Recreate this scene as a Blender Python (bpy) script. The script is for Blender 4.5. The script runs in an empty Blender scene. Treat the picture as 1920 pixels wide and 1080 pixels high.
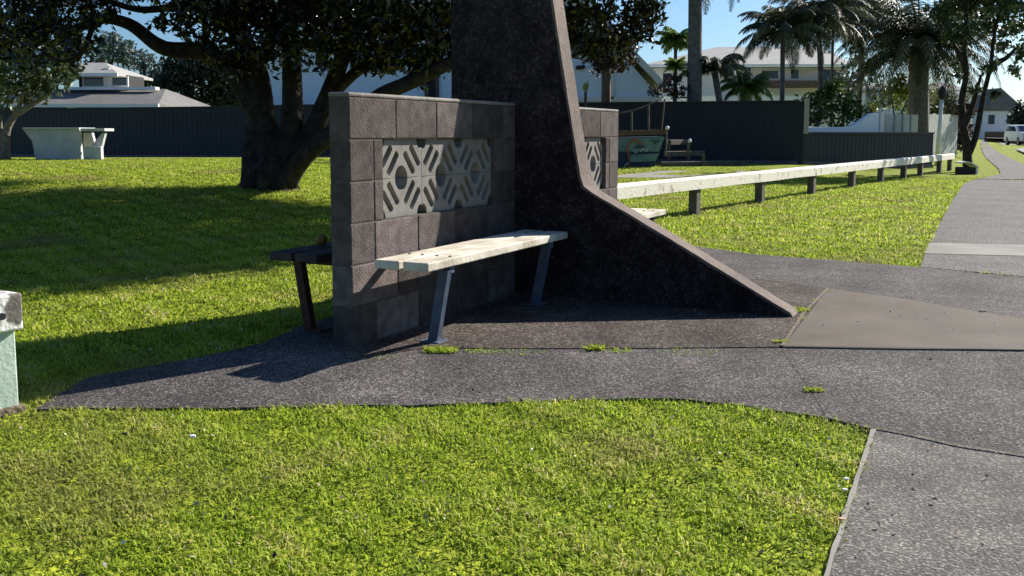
import bpy, math, random
import numpy as np
from mathutils import Vector
R = math.radians
rng = np.random.default_rng(7); random.seed(7)
sc = bpy.context.scene
col = sc.collection
# ---------------------------------------------------------------- camera
F, CH, PITCH = 1750.0, 1.1, R(6)
cp, sp = math.cos(PITCH), math.sin(PITCH)
CY = 252 + F*math.tan(PITCH)
cam = bpy.data.cameras.new('camera'); co = bpy.data.objects.new('camera', cam); col.objects.link(co)
cam.sensor_width = 36; cam.lens = F/1920*36; cam.shift_y = -(540-CY)/1920
cam.clip_start = .05; cam.clip_end = 3000
co.location = (0, 0, CH); co.rotation_euler = (R(90)-PITCH, 0, 0)
sc.camera = co
# ---------------------------------------------------------------- light
SAZ, SEL = R(40), R(29.5)            # sun azimuth from +X towards +Y, elevation
SD = Vector((math.cos(SEL)*math.cos(SAZ), math.cos(SEL)*math.sin(SAZ), math.sin(SEL)))
w = bpy.data.worlds.new('World'); sc.world = w; w.use_nodes = True
nt = w.node_tree; bg = nt.nodes['Background']
sky = nt.nodes.new('ShaderNodeTexSky'); sky.sky_type = 'NISHITA'; sky.sun_disc = False
sky.sun_elevation = SEL; sky.sun_rotation = R(90)-SAZ; sky.air_density = 1.0; sky.dust_density = .9; sky.ozone_density = 3.0
tint = nt.nodes.new('ShaderNodeVectorMath'); tint.operation = 'MULTIPLY'; tint.inputs[1].default_value = (.78, 1.03, 1.30)
nt.links.new(sky.outputs[0], tint.inputs[0]); nt.links.new(tint.outputs[0], bg.inputs[0]); bg.inputs[1].default_value = 0.05
sl = bpy.data.lights.new('sun', 'SUN'); sl.energy = 5.0; sl.angle = R(.5); sl.color = (1, .94, .85)
so = bpy.data.objects.new('sun', sl); col.objects.link(so)
so.rotation_euler = SD.to_track_quat('Z', 'Y').to_euler()
sc.view_settings.view_transform = 'Standard'; sc.view_settings.look = 'None'
sc.view_settings.gamma = 1; sc.view_settings.exposure = 1.0
# ---------------------------------------------------------------- helpers
def S(t): t = np.clip(t, 0, 1); return t*t*(3-2*t)
def H(x, y):
    x = np.asarray(x, float); y = np.asarray(y, float)
    d = -(x-2.52)*.82+(y-12.86)*.57
    left = .47*S((y-7.5)/13)*S((-x-.3)/4.5)
    left = left-(left-.25)*S((y-25)/9)*(left > .25)
    right = .25*S((d-1.2)/2.4)*S((y-15)/9)
    return np.maximum(left, right)*(1-S((y-60)/20))+.0125*np.clip(y-55, 0, 95)
def h(x, y): return float(H(x, y))
def ray(px, py):
    dx, dy = (px-960)/F, (py-CY)/F
    return dx, cp-dy*sp, -sp-dy*cp
def G(px, py, z=None):
    """point of the ground seen at a photo pixel"""
    a, b, c = ray(px, py); zz = 0 if z is None else z
    for _ in range(1 if z is not None else 60):
        t = (zz-CH)/c; x, y = a*t, b*t
        if z is None: zz = .6*zz+.4*h(x, y)
    return Vector((x, y, zz))
def at(px, py, Y):
    a, b, c = ray(px, py); t = Y/b
    return Vector((a*t, Y, CH+c*t))
def on(px, A, B):
    """where the vertical plane through A-B is met by the pixel column px"""
    k = (px-960)/F/cp
    dx, dy = B[0]-A[0], B[1]-A[1]
    t = (k*A[1]-A[0])/(dx-k*dy)
    return A[0]+dx*t, A[1]+dy*t
WC = Vector((-.818, 4.714, 0)); WA = R(27.2)
WU = Vector((math.sin(WA), math.cos(WA), 0)); WN = Vector((WU.y, -WU.x, 0))
def W(t, n, z=0): return WC+WU*t+WN*n+Vector((0, 0, z))
ZV = Vector((0, 0, 1))

def put(name, me, mat, parent=None):
    o = bpy.data.objects.new(name, me); col.objects.link(o)
    for m in (mat if isinstance(mat, (list, tuple)) else [mat]): me.materials.append(m)
    if parent: o.parent = parent
    return o
class MB:
    def __init__(s): s.v = []; s.f = []; s.r = []; s.m = []
    def add(s, vs, fs, r=None, m=0):
        b = len(s.v); s.v += [tuple(v) for v in vs]
        r = random.random() if r is None else r
        for f in fs: s.f.append(tuple(b+i for i in f)); s.r.append(r); s.m.append(m)
        return s
    def box(s, o, ex, ey, ez, r=None, m=0):
        o, ex, ey, ez = map(Vector, (o, ex, ey, ez))
        vs = [o, o+ex, o+ex+ey, o+ey]; vs += [v+ez for v in vs]
        fs = [(3, 2, 1, 0), (4, 5, 6, 7), (0, 1, 5, 4), (1, 2, 6, 5), (2, 3, 7, 6), (3, 0, 4, 7)]
        if ex.cross(ey).dot(ez) < 0: fs = [f[::-1] for f in fs]
        return s.add(vs, fs, r, m)
    def bar(s, a, b, w, t, up=ZV, r=None, m=0):
        a, b = Vector(a), Vector(b); d = (b-a).normalized(); up = Vector(up)
        sd = d.cross(up)
        if sd.length < 1e-4: sd = d.cross(Vector((1, 0, 0)))
        sd.normalize(); u2 = sd.cross(d)
        return s.box(a-sd*w/2-u2*t/2, b-a, sd*w, u2*t, r, m)
    def prism(s, pts, ext, r=None, m=0):
        n = len(pts); pts = [Vector(p) for p in pts]; ext = Vector(ext)
        nn = Vector((0, 0, 0))
        for i in range(n): nn += (pts[i]-pts[0]).cross(pts[(i+1) % n]-pts[0])
        vs = pts+[p+ext for p in pts]
        fs = [tuple(range(n))[::-1], tuple(range(n, 2*n))]+[(i, (i+1) % n, (i+1) % n+n, i+n) for i in range(n)]
        if nn.dot(ext) < 0: fs = [f[::-1] for f in fs]
        return s.add(vs, fs, r, m)
    def tube(s, pts, rad, n=10, cap=True, r=None, wob=0):
        pts = [Vector(p) for p in pts]
        rad = rad if isinstance(rad, (list, tuple)) else [rad]*len(pts)
        vs = []; fs = []; prev = Vector((.31, .17, .93))
        for i, p in enumerate(pts):
            d = (pts[min(i+1, len(pts)-1)]-pts[max(i-1, 0)]).normalized()
            x = prev-d*prev.dot(d)
            if x.length < 1e-3: x = Vector((1, 0, 0))-d*d.x
            x.normalize(); y = d.cross(x); prev = x
            for k in range(n):
                a = 2*math.pi*k/n; q = rad[i]*(1+wob*math.sin(3*a+i*.7)+wob*.7*math.sin(5*a-i*.9))
                vs.append(p+(x*math.cos(a)+y*math.sin(a))*q)
        for i in range(len(pts)-1):
            for k in range(n):
                a, b = i*n+k, i*n+(k+1) % n
                fs.append((a, b, b+n, a+n))
        if cap: fs += [tuple(range(n))[::-1], tuple(range(len(vs)-n, len(vs)))]
        return s.add(vs, fs, r)
    def lathe(s, c, prof, n=14, r=None):
        c = Vector(c); vs = []; fs = []
        for (q, z) in prof:
            for k in range(n): a = 2*math.pi*k/n; vs.append(c+Vector((q*math.cos(a), q*math.sin(a), z)))
        for i in range(len(prof)-1):
            for k in range(n):
                a, b = i*n+k, i*n+(k+1) % n; fs.append((a, b, b+n, a+n))
        fs += [tuple(range(n))[::-1], tuple(range(len(vs)-n, len(vs)))]
        return s.add(vs, fs, r)
    def build(s, name, mat, parent=None, bevel=0, smooth=False, seg=2):
        me = bpy.data.meshes.new(name); me.from_pydata(s.v, [], s.f)
        a = me.attributes.new('rnd', 'FLOAT', 'FACE'); a.data.foreach_set('value', s.r)
        me.polygons.foreach_set('material_index', s.m)
        if smooth: me.polygons.foreach_set('use_smooth', [True]*len(s.f))
        me.update()
        o = put(name, me, mat, parent)
        if bevel:
            b = o.modifiers.new('b', 'BEVEL'); b.width = bevel; b.segments = seg; b.limit_method = 'ANGLE'
        return o
def npmesh(name, V, Fc, rnd, mat, parent=None, smooth=False):
    me = bpy.data.meshes.new(name); m, k = Fc.shape
    me.vertices.add(len(V)); me.vertices.foreach_set('co', V.astype(np.float32).ravel())
    me.loops.add(m*k); me.loops.foreach_set('vertex_index', Fc.astype(np.int32).ravel())
    me.polygons.add(m); me.polygons.foreach_set('loop_start', np.arange(0, m*k, k, dtype=np.int32))
    me.update(calc_edges=True)
    a = me.attributes.new('rnd', 'FLOAT', 'FACE'); a.data.foreach_set('value', rnd.astype(np.float32))
    if smooth: me.polygons.foreach_set('use_smooth', [True]*m)
    return put(name, me, mat, parent)
def tag(o, label, cat, group=None, kind=None):
    o['label'] = label; o['category'] = cat
    if group: o['group'] = group
    if kind: o['kind'] = kind
    return o
def thing(name, loc, label, cat, group=None):
    """an Empty at the base; parts are built in world coordinates and kept there by adopt()"""
    o = bpy.data.objects.new(name, None); col.objects.link(o); o.location = loc; o.empty_display_size = .2
    ROOTS.append(o)
    return tag(o, label, cat, group)
ROOTS = []
def adopt():
    for r in ROOTS:
        for c in r.children:
            if not c.get('kept'):
                c.location = Vector(c.location)-Vector(r.location)
    ROOTS.clear()
# ---------------------------------------------------------------- materials
def mat(name, c, c2=None, rough=.8, scale=8, bump=0, bscale=None, rnd=0, spec=.3, detail=4, stops=(.35, .65), vor=0, metal=0, transl=0, noisedist=0, stain=0, vmax=3.6):
    """c, c2 mixed by noise; rnd = how much each block or leaf varies in value"""
    m = bpy.data.materials.new(name); m.use_nodes = True; N = m.node_tree.nodes; L = m.node_tree.links
    b = N['Principled BSDF']; b.inputs['Roughness'].default_value = rough
    b.inputs['Specular IOR Level'].default_value = spec; b.inputs['Metallic'].default_value = metal
    tc = N.new('ShaderNodeNewGeometry'); out = tc.outputs['Position']
    nz = N.new('ShaderNodeTexNoise'); nz.inputs['Scale'].default_value = scale; nz.inputs['Detail'].default_value = detail
    nz.inputs['Distortion'].default_value = noisedist
    L.new(out, nz.inputs['Vector'])
    rp = N.new('ShaderNodeValToRGB'); e = rp.color_ramp.elements
    e[0].position, e[1].position = stops; e[0].color = (*c, 1); e[1].color = (*(c2 or c), 1)
    L.new(nz.outputs['Fac'], rp.inputs[0]); cur = rp.outputs[0]
    if vor:
        vo = N.new('ShaderNodeTexVoronoi'); vo.inputs['Scale'].default_value = vor; L.new(out, vo.inputs['Vector'])
        hs = N.new('ShaderNodeSeparateColor'); L.new(vo.outputs['Color'], hs.inputs[0])
        mr = N.new('ShaderNodeMapRange'); mr.inputs[3].default_value = .60; mr.inputs[4].default_value = vmax; mr.clamp = False
        pw = N.new('ShaderNodeMath'); pw.operation = 'POWER'; pw.inputs[1].default_value = 2.6
        L.new(hs.outputs[0], pw.inputs[0])
        dd = N.new('ShaderNodeMapRange'); dd.inputs[1].default_value = .1; dd.inputs[2].default_value = .75; dd.inputs[3].default_value = 1.25; dd.inputs[4].default_value = .25
        L.new(vo.outputs['Distance'], dd.inputs[0]); mm = N.new('ShaderNodeMath'); mm.operation = 'MULTIPLY'
        L.new(pw.outputs[0], mm.inputs[0]); L.new(dd.outputs[0], mm.inputs[1]); L.new(mm.outputs[0], mr.inputs[0])
        mx = N.new('ShaderNodeVectorMath'); mx.operation = 'SCALE'; L.new(cur, mx.inputs[0]); L.new(mr.outputs[0], mx.inputs['Scale']); cur = mx.outputs[0]
    if stain:
        n3 = N.new('ShaderNodeTexNoise'); n3.inputs['Scale'].default_value = 1.3; n3.inputs['Detail'].default_value = 9; n3.inputs['Roughness'].default_value = .65
        L.new(out, n3.inputs['Vector'])
        mr = N.new('ShaderNodeMapRange'); mr.inputs[1].default_value = .32; mr.inputs[2].default_value = .68; mr.inputs[3].default_value = 1-stain; mr.inputs[4].default_value = 1+stain
        L.new(n3.outputs['Fac'], mr.inputs[0]); mx = N.new('ShaderNodeVectorMath'); mx.operation = 'SCALE'; L.new(cur, mx.inputs[0]); L.new(mr.outputs[0], mx.inputs['Scale']); cur = mx.outputs[0]
    if rnd:
        at_ = N.new('ShaderNodeAttribute'); at_.attribute_name = 'rnd'
        mr = N.new('ShaderNodeMapRange'); mr.inputs[3].default_value = 1-rnd; mr.inputs[4].default_value = 1+rnd
        L.new(at_.outputs['Fac'], mr.inputs[0])
        mx = N.new('ShaderNodeVectorMath'); mx.operation = 'SCALE'; L.new(cur, mx.inputs[0]); L.new(mr.outputs[0], mx.inputs['Scale']); cur = mx.outputs[0]
    L.new(cur, b.inputs['Base Color'])
    if bump:
        n2 = N.new('ShaderNodeTexNoise'); n2.inputs['Scale'].default_value = bscale or scale*4; n2.inputs['Detail'].default_value = 3
        L.new(out, n2.inputs['Vector'])
        bp = N.new('ShaderNodeBump'); bp.inputs['Strength'].default_value = 1; bp.inputs['Distance'].default_value = bump
        L.new(n2.outputs['Fac'], bp.inputs['Height']); L.new(bp.outputs[0], b.inputs['Normal'])
    if transl:
        tr = N.new('ShaderNodeBsdfTranslucent'); L.new(cur, tr.inputs[0])
        ms = N.new('ShaderNodeMixShader'); ms.inputs[0].default_value = transl
        L.new(b.outputs[0], ms.inputs[1]); L.new(tr.outputs[0], ms.inputs[2]); L.new(ms.outputs[0], N['Material Output'].inputs[0])
    return m
def rampmat(name, stops, rough=.6, transl=0, spec=.3, patch=0, pscale=.8, pcol=(.30, .25, .11)):
    """colour picked per blade or leaf from a ramp; patches of dry growth by position"""
    m = bpy.data.materials.new(name); m.use_nodes = True; N = m.node_tree.nodes; L = m.node_tree.links
    b = N['Principled BSDF']; b.inputs['Roughness'].default_value = rough; b.inputs['Specular IOR Level'].default_value = spec
    a = N.new('ShaderNodeAttribute'); a.attribute_name = 'rnd'
    rp = N.new('ShaderNodeValToRGB'); cr = rp.color_ramp
    while len(cr.elements) < len(stops): cr.elements.new(.5)
    for e, (p, c) in zip(cr.elements, stops): e.position = p; e.color = (*c, 1)
    L.new(a.outputs['Fac'], rp.inputs[0]); cur = rp.outputs[0]
    if patch:
        g = N.new('ShaderNodeNewGeometry'); nz = N.new('ShaderNodeTexNoise'); nz.inputs['Scale'].default_value = pscale; nz.inputs['Detail'].default_value = 4
        L.new(g.outputs['Position'], nz.inputs['Vector'])
        mr = N.new('ShaderNodeMapRange'); mr.inputs[1].default_value = .50; mr.inputs[2].default_value = .68; mr.inputs[3].default_value = 0; mr.inputs[4].default_value = patch
        L.new(nz.outputs['Fac'], mr.inputs[0])
        mx = N.new('ShaderNodeMix'); mx.data_type = 'RGBA'; L.new(mr.outputs[0], mx.inputs[0]); L.new(cur, mx.inputs[6]); mx.inputs[7].default_value = (*pcol, 1)
        cur = mx.outputs[2]
    L.new(cur, b.inputs['Base Color'])
    if transl:
        tr = N.new('ShaderNodeBsdfTranslucent'); L.new(cur, tr.inputs[0])
        ms = N.new('ShaderNodeMixShader'); ms.inputs[0].default_value = transl
        L.new(b.outputs[0], ms.inputs[1]); L.new(tr.outputs[0], ms.inputs[2]); L.new(ms.outputs[0], N['Material Output'].inputs[0])
    return m
M = {}
M['lawn'] = mat('lawn', (.07, .11, .008), (.34, .38, .03), .95, 9, .03, 45, detail=8, stops=(.3, .7), spec=.1)
M['blade'] = rampmat('blade', [(0, (.05, .09, .006)), (.3, (.24, .34, .022)), (.6, (.43, .54, .055)), (.9, (.55, .50, .14)), (1, (.7, .6, .35))], .6, .48, .12, .7, .9)
M['agg'] = mat('aggregate', (0.067, 0.060, 0.057), (0.103, 0.092, 0.087), .85, 2.5, .006, 90, vor=120, spec=.08, stain=0.28)
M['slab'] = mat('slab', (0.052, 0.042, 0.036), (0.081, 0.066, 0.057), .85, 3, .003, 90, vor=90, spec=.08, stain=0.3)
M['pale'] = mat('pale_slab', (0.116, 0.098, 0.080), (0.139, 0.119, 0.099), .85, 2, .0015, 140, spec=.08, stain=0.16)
M['path'] = mat('footpath', (0.130, 0.118, 0.106), (0.195, 0.179, 0.160), .9, 4, .006, 90, vor=140, spec=.08, stain=0.2, vmax=2.1)
M['farpath'] = mat('far_footpath', (0.109, 0.105, 0.098), (0.130, 0.123, 0.116), .9, 1.2, .003, 60, vor=120, spec=.08, stain=0.15)
M['band'] = mat('pale_band', (0.252, 0.234, 0.210), (0.288, 0.270, 0.240), .9, 3, spec=.08, stain=0.2)
M['road'] = mat('road', (0.180, 0.174, 0.168), (0.216, 0.210, 0.204), .9, .5)
M['joint'] = mat('joint', (.03, .028, .022), (.05, .05, .03), .95, 12)
M['dirt'] = mat('dirt', (.10, .075, .05), (.2, .16, .11), .95, 30, .01, 60)
M['block'] = mat('block', (0.086, 0.069, 0.064), (0.136, 0.112, 0.104), .95, 14, .006, 110, rnd=.36, detail=10, spec=.08, stain=0.25)
M['mortar'] = mat('mortar', (0.077, 0.065, 0.061), (0.108, 0.092, 0.084), .95, 30, .003, 150)
M['cap'] = mat('cap', (0.199, 0.183, 0.162), (0.262, 0.241, 0.215), .9, 14, .004, 60, stain=0.3)
M['screen'] = mat('screen', (0.182, 0.169, 0.152), (0.233, 0.218, 0.198), .9, 18, .002, 120, spec=.2, stain=0.15)
M['pebble'] = mat('pebble', (.024, .017, .019), (.052, .038, .040), .9, 9, .016, 55, vor=55, spec=.12, vmax=2.0, stain=.3)
M['edge'] = mat('edge', (0.133, 0.099, 0.081), (0.174, 0.133, 0.111), .9, 16, .006, 50, stain=0.3)
M['seat'] = mat('seat', (.42, .37, .28), (.66, .60, .49), .7, 5, .003, 40, stops=(.34, .56), detail=9)
M['white'] = mat('white', (.74, .73, .70), (.82, .81, .79), .6, 5)
M['steel'] = mat('steel', (.05, .075, .12), (.085, .115, .165), .5, 12)
M['steel2'] = mat('steel_dark', (.03, .03, .035), (.07, .045, .035), .6, 9)
M['rail'] = mat('rail', (.30, .25, .19), (.76, .70, .60), .8, 6, .006, 30, stops=(.31, .42), detail=8)
M['post'] = mat('post', (0.072, 0.059, 0.047), (0.126, 0.108, 0.090), .85, 8, .006, 30)
M['mint'] = mat('mint', (.35, .45, .37), (.52, .62, .53), .8, 5, .003, 60, stops=(.3, .6))
M['fence'] = mat('fence', (0.013, 0.016, 0.025), (0.017, 0.019, 0.030), .5, 1)
M['timber'] = mat('timber', (0.336, 0.288, 0.224), (0.416, 0.368, 0.288), .8, 8)
M['bark'] = mat('bark', (.016, .012, .010), (.05, .038, .032), .95, 7, .10, 11, detail=8)
M['bark2'] = mat('bark_pale', (.12, .10, .085), (.20, .175, .15), .95, 9, .03, 18)
M['palmbark'] = mat('palm_bark', (.09, .085, .085), (.16, .15, .15), .95, 7, .03, 14)
M['conc'] = mat('concrete', (.40, .42, .42), (.50, .51, .51), .85, 4, .003, 50)
M['hwall'] = mat('house_wall', (.76, .82, .90), (.79, .85, .93), .8, 1)
M['hgrey'] = mat('house_grey', (.36, .35, .33), (.42, .41, .39), .8, 1)
M['cream'] = mat('house_cream', (.72, .70, .66), (.77, .75, .71), .8, 1)
M['roof'] = mat('roof', (0.130, 0.124, 0.117), (0.169, 0.163, 0.153), .8, 2, .01, 20)
M['roof2'] = mat('roof_pale', (0.302, 0.295, 0.274), (0.360, 0.353, 0.331), .8, 2, .01, 14)
M['glass'] = mat('glass', (.02, .03, .045), (.03, .04, .06), .08, 1, spec=.6)
M['dark'] = mat('dark', (.02, .02, .022), None, .6, 1)
M['brown'] = mat('brown', (.10, .065, .045), (.16, .10, .07), .8, 6)
M['aqua'] = mat('aqua', (.10, .19, .19), (.17, .26, .25), .6, 4)
M['navy'] = mat('navy', (.015, .03, .07), (.03, .05, .1), .6, 6)
M['orange'] = mat('orange', (.25, .08, .03), (.32, .12, .05), .6, 6)
M['swirl'] = mat('swirl', (.42, .45, .46), None, .6, 6)
M['ball'] = mat('ball', (.14, .07, .01), (.22, .13, .02), .6, 30)
M['blue'] = mat('blue', (.03, .17, .26), (.05, .22, .32), .7, 3)
M['carpaint'] = mat('car_paint', (.5, .53, .56), None, .25, 1, spec=.6)
M['rubber'] = mat('rubber', (.015, .015, .015), None, .7, 1)
M['hubcap'] = mat('hubcap', (.3, .3, .3), None, .35, 1, metal=.7)
M['red'] = mat('red_lamp', (.3, .01, .01), None, .3, 1)
M['leafbig'] = rampmat('leafbig', [(0, (.005, .007, .004)), (.6, (.013, .017, .008)), (.76, (.03, .035, .018)), (.9, (.12, .12, .085)), (1, (.42, .40, .32))], .32, .06, .5)  # palest stops paint glints of sun onto the dark leaves
M['leafbrown'] = rampmat('leafbrown', [(0, (.02, .014, .01)), (.6, (.06, .03, .02)), (1, (.12, .07, .045))], .5, .2)
M['leafgrey'] = rampmat('leafgrey', [(0, (.03, .05, .022)), (.5, (.075, .105, .05)), (1, (.16, .19, .10))], .45, .25, .4)
M['leafdark'] = rampmat('leafdark', [(0, (.008, .014, .009)), (.6, (.02, .034, .018)), (1, (.05, .07, .03))], .5, .1)
M['leafblue'] = rampmat('leafblue', [(0, (.03, .055, .05)), (.6, (.09, .13, .11)), (1, (.26, .30, .26))], .5, .2)  # lightened so the colour itself carries the haze over far foliage
M['leafgreen'] = rampmat('leafgreen', [(0, (.02, .045, .01)), (.6, (.06, .11, .02)), (1, (.16, .22, .05))], .45, .3)
M['leafyellow'] = rampmat('leafyellow', [(0, (.08, .12, .02)), (.6, (.20, .24, .04)), (1, (.42, .42, .10))], .45, .35)
M['frond'] = rampmat('frond', [(0, (.012, .02, .012)), (.5, (.04, .052, .026)), (1, (.24, .24, .13))], .55, .25, .25)  # upper stop lifted to put haze and sunlight into the frond colour
M['frondbright'] = rampmat('frondbright', [(0, (.04, .08, .015)), (.6, (.10, .17, .03)), (1, (.25, .30, .06))], .4, .35)
M['far'] = mat('far_hill', (.10, .14, .12), (.13, .17, .14), 1, .05)

# ---------------------------------------------------------------- ground
xs = np.unique(np.concatenate([np.linspace(-400, -40, 19), np.linspace(-40, -14, 27), np.linspace(-14, 18, 81), np.linspace(18, 60, 43), np.linspace(60, 500, 23)]))
ys = np.unique(np.concatenate([np.linspace(-60, 0, 7), np.linspace(0, 46, 116), np.linspace(46, 160, 39), np.linspace(160, 900, 20)]))
XX, YY = np.meshgrid(xs, ys); ZZ = H(XX, YY)
nx, ny = len(xs), len(ys); idx = np.arange(nx*ny).reshape(ny, nx)
Fq = np.stack([idx[:-1, :-1], idx[:-1, 1:], idx[1:, 1:], idx[1:, :-1]], -1).reshape(-1, 4)
go = npmesh('ground', np.stack([XX, YY, ZZ], -1).reshape(-1, 3), Fq, np.zeros(len(Fq)), M['lawn'], smooth=True)
go['kind'] = 'structure'
def struct(o): o['kind'] = 'structure'; return o
PAVED = []
def g2(pts): return [((G(*p).x, G(*p).y) if not isinstance(p, Vector) else (p.x, p.y)) for p in pts]
def sheet(name, pts, z, m, paved=True, rough=0):
    p = g2(pts)
    if rough:
        q = []
        for i in range(len(p)):
            (x1, y1), (x2, y2) = p[i], p[(i+1) % len(p)]; n = max(1, int(math.hypot(x2-x1, y2-y1)/.07))
            if n > 150: n = 1
            for k in range(n):
                w_ = random.gauss(0, rough) if k else 0
                q.append((x1+(x2-x1)*k/n+w_, y1+(y2-y1)*k/n+w_))
        p = q
    b = MB().prism([(x, y, -.05) for x, y in p], (0, 0, .05+z))
    o = b.build(name, m)
    if paved: PAVED.append(np.array(p))
    return struct(o)
def strip(name, rows, dz, m):
    """rows of (left px, right px, py) laid on the terrain"""
    vs = []; P_ = []; Q_ = []
    for (a, c, py) in rows:
        A, B = G(a, py), G(c, py)
        A = A+ZV*dz; B = B+ZV*dz; vs += [A, B]; P_.append((A.x, A.y)); Q_.append((B.x, B.y))
    b = MB(); b.add(vs, [(2*i, 2*i+1, 2*i+3, 2*i+2) for i in range(len(rows)-1)])
    PAVED.append(np.array(P_+Q_[::-1])); return struct(b.build(name, m))
pad = [(62, 772), (170, 769), (400, 770), (640, 765), (900, 760), (1150, 752), (1280, 752), (1400, 765), (1500, 780), (1570, 792), (1622, 806),
       (1920, 862), (2300, 925), (2300, 620), (2300, 585), (1920, 522), (1725, 503), (1600, 493), (1420, 479), (1300, 463),
       W(4.99, .2), W(4.9, -.62), W(2, -.62), W(.28, -.6), (500, 645), (380, 672), (260, 694), (165, 712), (100, 745)]
sheet('asphalt_pad', pad, .010, M['agg'], rough=.007)
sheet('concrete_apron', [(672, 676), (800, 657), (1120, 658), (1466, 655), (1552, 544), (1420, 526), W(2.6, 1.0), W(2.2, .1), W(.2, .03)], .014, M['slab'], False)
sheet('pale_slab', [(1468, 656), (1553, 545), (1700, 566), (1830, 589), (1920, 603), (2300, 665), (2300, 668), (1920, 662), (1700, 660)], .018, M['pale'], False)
sheet('footpath', [(1640, 809), (1920, 857), (2300, 921), (2300, 1500), (1420, 1500), (1550, 1080), (1590, 950)], .012, M['path'])
sheet('path_edging', [(1632, 812), (1643, 812), (1596, 950), (1557, 1080), (1430, 1500), (1405, 1500), (1548, 1080), (1588, 950)], .016, M['band'], rough=.004)
up = [(1725, 2300, 502), (1742, 2150, 460), (1775, 2080, 400), (1808, 2010, 345), (1828, 1975, 337)]
sheet('upper_footpath', [(1725, 503), (1742, 460), (1775, 395), (1805, 347), (1828, 337), (2010, 340), (2100, 395), (2300, 470), (2300, 583), (1920, 521)], .012, M['farpath'])
strip('far_footpath', [(1828, 2010, 337.5), (1876, 1960, 328), (1873, 1935, 318), (1858, 1912, 305), (1848, 1892, 296), (1842, 1870, 285), (1839, 1858, 276), (1839, 1852, 268), (1841, 1850, 262)], .02, M['farpath'])
sheet('pale_crossing_band', [(1742, 458), (1920, 462), (2300, 470), (2300, 489), (1920, 483), (1733, 478)], .016, M['band'], False)
strip('road', [(2010, 3200, 320), (1945, 2700, 296), (1905, 2400, 281), (1876, 2200, 270), (1862, 2050, 263), (1853, 1990, 258), (1848, 1950, 255)], .03, M['road'])
strip('sand_path', [(1150, 1260, 334), (1160, 1330, 329), (1215, 1400, 324), (1240, 1400, 321)], .012, M['band'])
def joint(pts, wd=.007, z=.021, m='joint', name='paving_joint'):
    p = [Vector((*q, 0)) for q in g2(pts)]; b = MB()
    for a, c in zip(p[:-1], p[1:]):
        d = (c-a).normalized(); s_ = Vector((-d.y, d.x, 0))*wd
        b.add([a-s_+ZV*z, c-s_+ZV*z, c+s_+ZV*z, a+s_+ZV*z], [(0, 1, 2, 3)])
    return struct(b.build(name, M[m]))
joint([(1624, 806), (1700, 820), (1800, 843), (1920, 861), (2300, 926)], .009)
joint([(1553, 544), (1700, 565), (1830, 588), (1920, 602), (2300, 664)], .008)
joint([(700, 668), (800, 656), (1000, 658), (1250, 657), (1466, 655), (1920, 662)], .003)
joint([(1466, 655), (1505, 595), (1553, 544)], .009, m='dirt')
joint([(1470, 660), (1500, 700), (1540, 760), (1556, 788)], .0015)
joint([(1420, 527), (1480, 533), (1553, 543)], .005, m='dirt')

# ---------------------------------------------------------------- grass blades
def inpoly(x, y, poly):
    r = np.zeros(len(x), bool); n = len(poly)
    for i in range(n):
        x1, y1 = poly[i]; x2, y2 = poly[(i+1) % n]
        c = ((y1 > y) != (y2 > y)); r ^= c & (x < (x2-x1)*(y-y1)/((y2-y1) or 1e-9)+x1)
    return r
def blades(name, y0, y1, dens, hh, wd, label):
    k0, k1 = -.62, .62
    a = (k1-k0)*(y1*y1-y0*y0)/2; n = int(a*dens)
    y = np.sqrt(rng.random(n)*(y1*y1-y0*y0)+y0*y0); x = (k0+(k1-k0)*rng.random(n))*y
    keep = np.ones(n, bool)
    jx = x+rng.normal(0, .016, n); jy = y+rng.normal(0, .016, n)
    for p in PAVED: keep &= ~inpoly(jx, jy, p)
    # clumpiness and thin spots
    cl = np.sin(x*7.1+np.sin(y*5.3)*1.7)+np.sin(y*8.3+np.sin(x*6.1)*1.9)+.8*np.sin(x*23+y*17)
    keep &= rng.random(n) < np.clip(.75+.22*cl, .25, 1)
    x, y = x[keep], y[keep]; n = len(x); z = H(x, y); cl = cl[keep]
    ang = rng.random(n)*2*math.pi; lean = rng.random(n)*1.5+.25
    L = hh*(.55+.8*rng.random(n))*(1+.12*cl); wv = wd*(.6+.8*rng.random(n))
    dx, dy = np.cos(ang), np.sin(ang)
    sx, sy = -dy*wv/2, dx*wv/2
    mh = L*.6; ml = L*.25*lean; th = L*(1-.28*lean); tl = L*.8*lean
    b = np.stack([x, y, z], -1)
    side = np.stack([sx, sy, np.zeros(n)], -1)
    mid = b+np.stack([dx*ml, dy*ml, mh], -1); tip = b+np.stack([dx*tl, dy*tl, np.maximum(th, .2*L)], -1)
    V = np.stack([b-side, b+side, mid+side*.8, mid-side*.8, tip], 1).reshape(-1, 3)
    o5 = np.arange(n)*5
    T = np.concatenate([np.stack([o5, o5+1, o5+2], -1), np.stack([o5, o5+2, o5+3], -1), np.stack([o5+3, o5+2, o5+4], -1)])
    r = np.clip(.45+.10*cl+rng.normal(0, .2, n), 0, 1)
    o = npmesh(name, V, T, np.tile(r, 3), M['blade'])
    return tag(o, label, 'grass', kind='stuff')
blades('lawn_grass', 2.0, 4.6, 15000, .021, .0052, 'short mown grass nearest the camera below the asphalt path')
blades('lawn_grass', 4.6, 9.5, 4200, .026, .009, 'short mown grass around the block walls and beside the path')
blades('lawn_grass', 9.5, 24, 900, .036, .014, 'mown grass round the big tree and along the low white rail')

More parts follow.
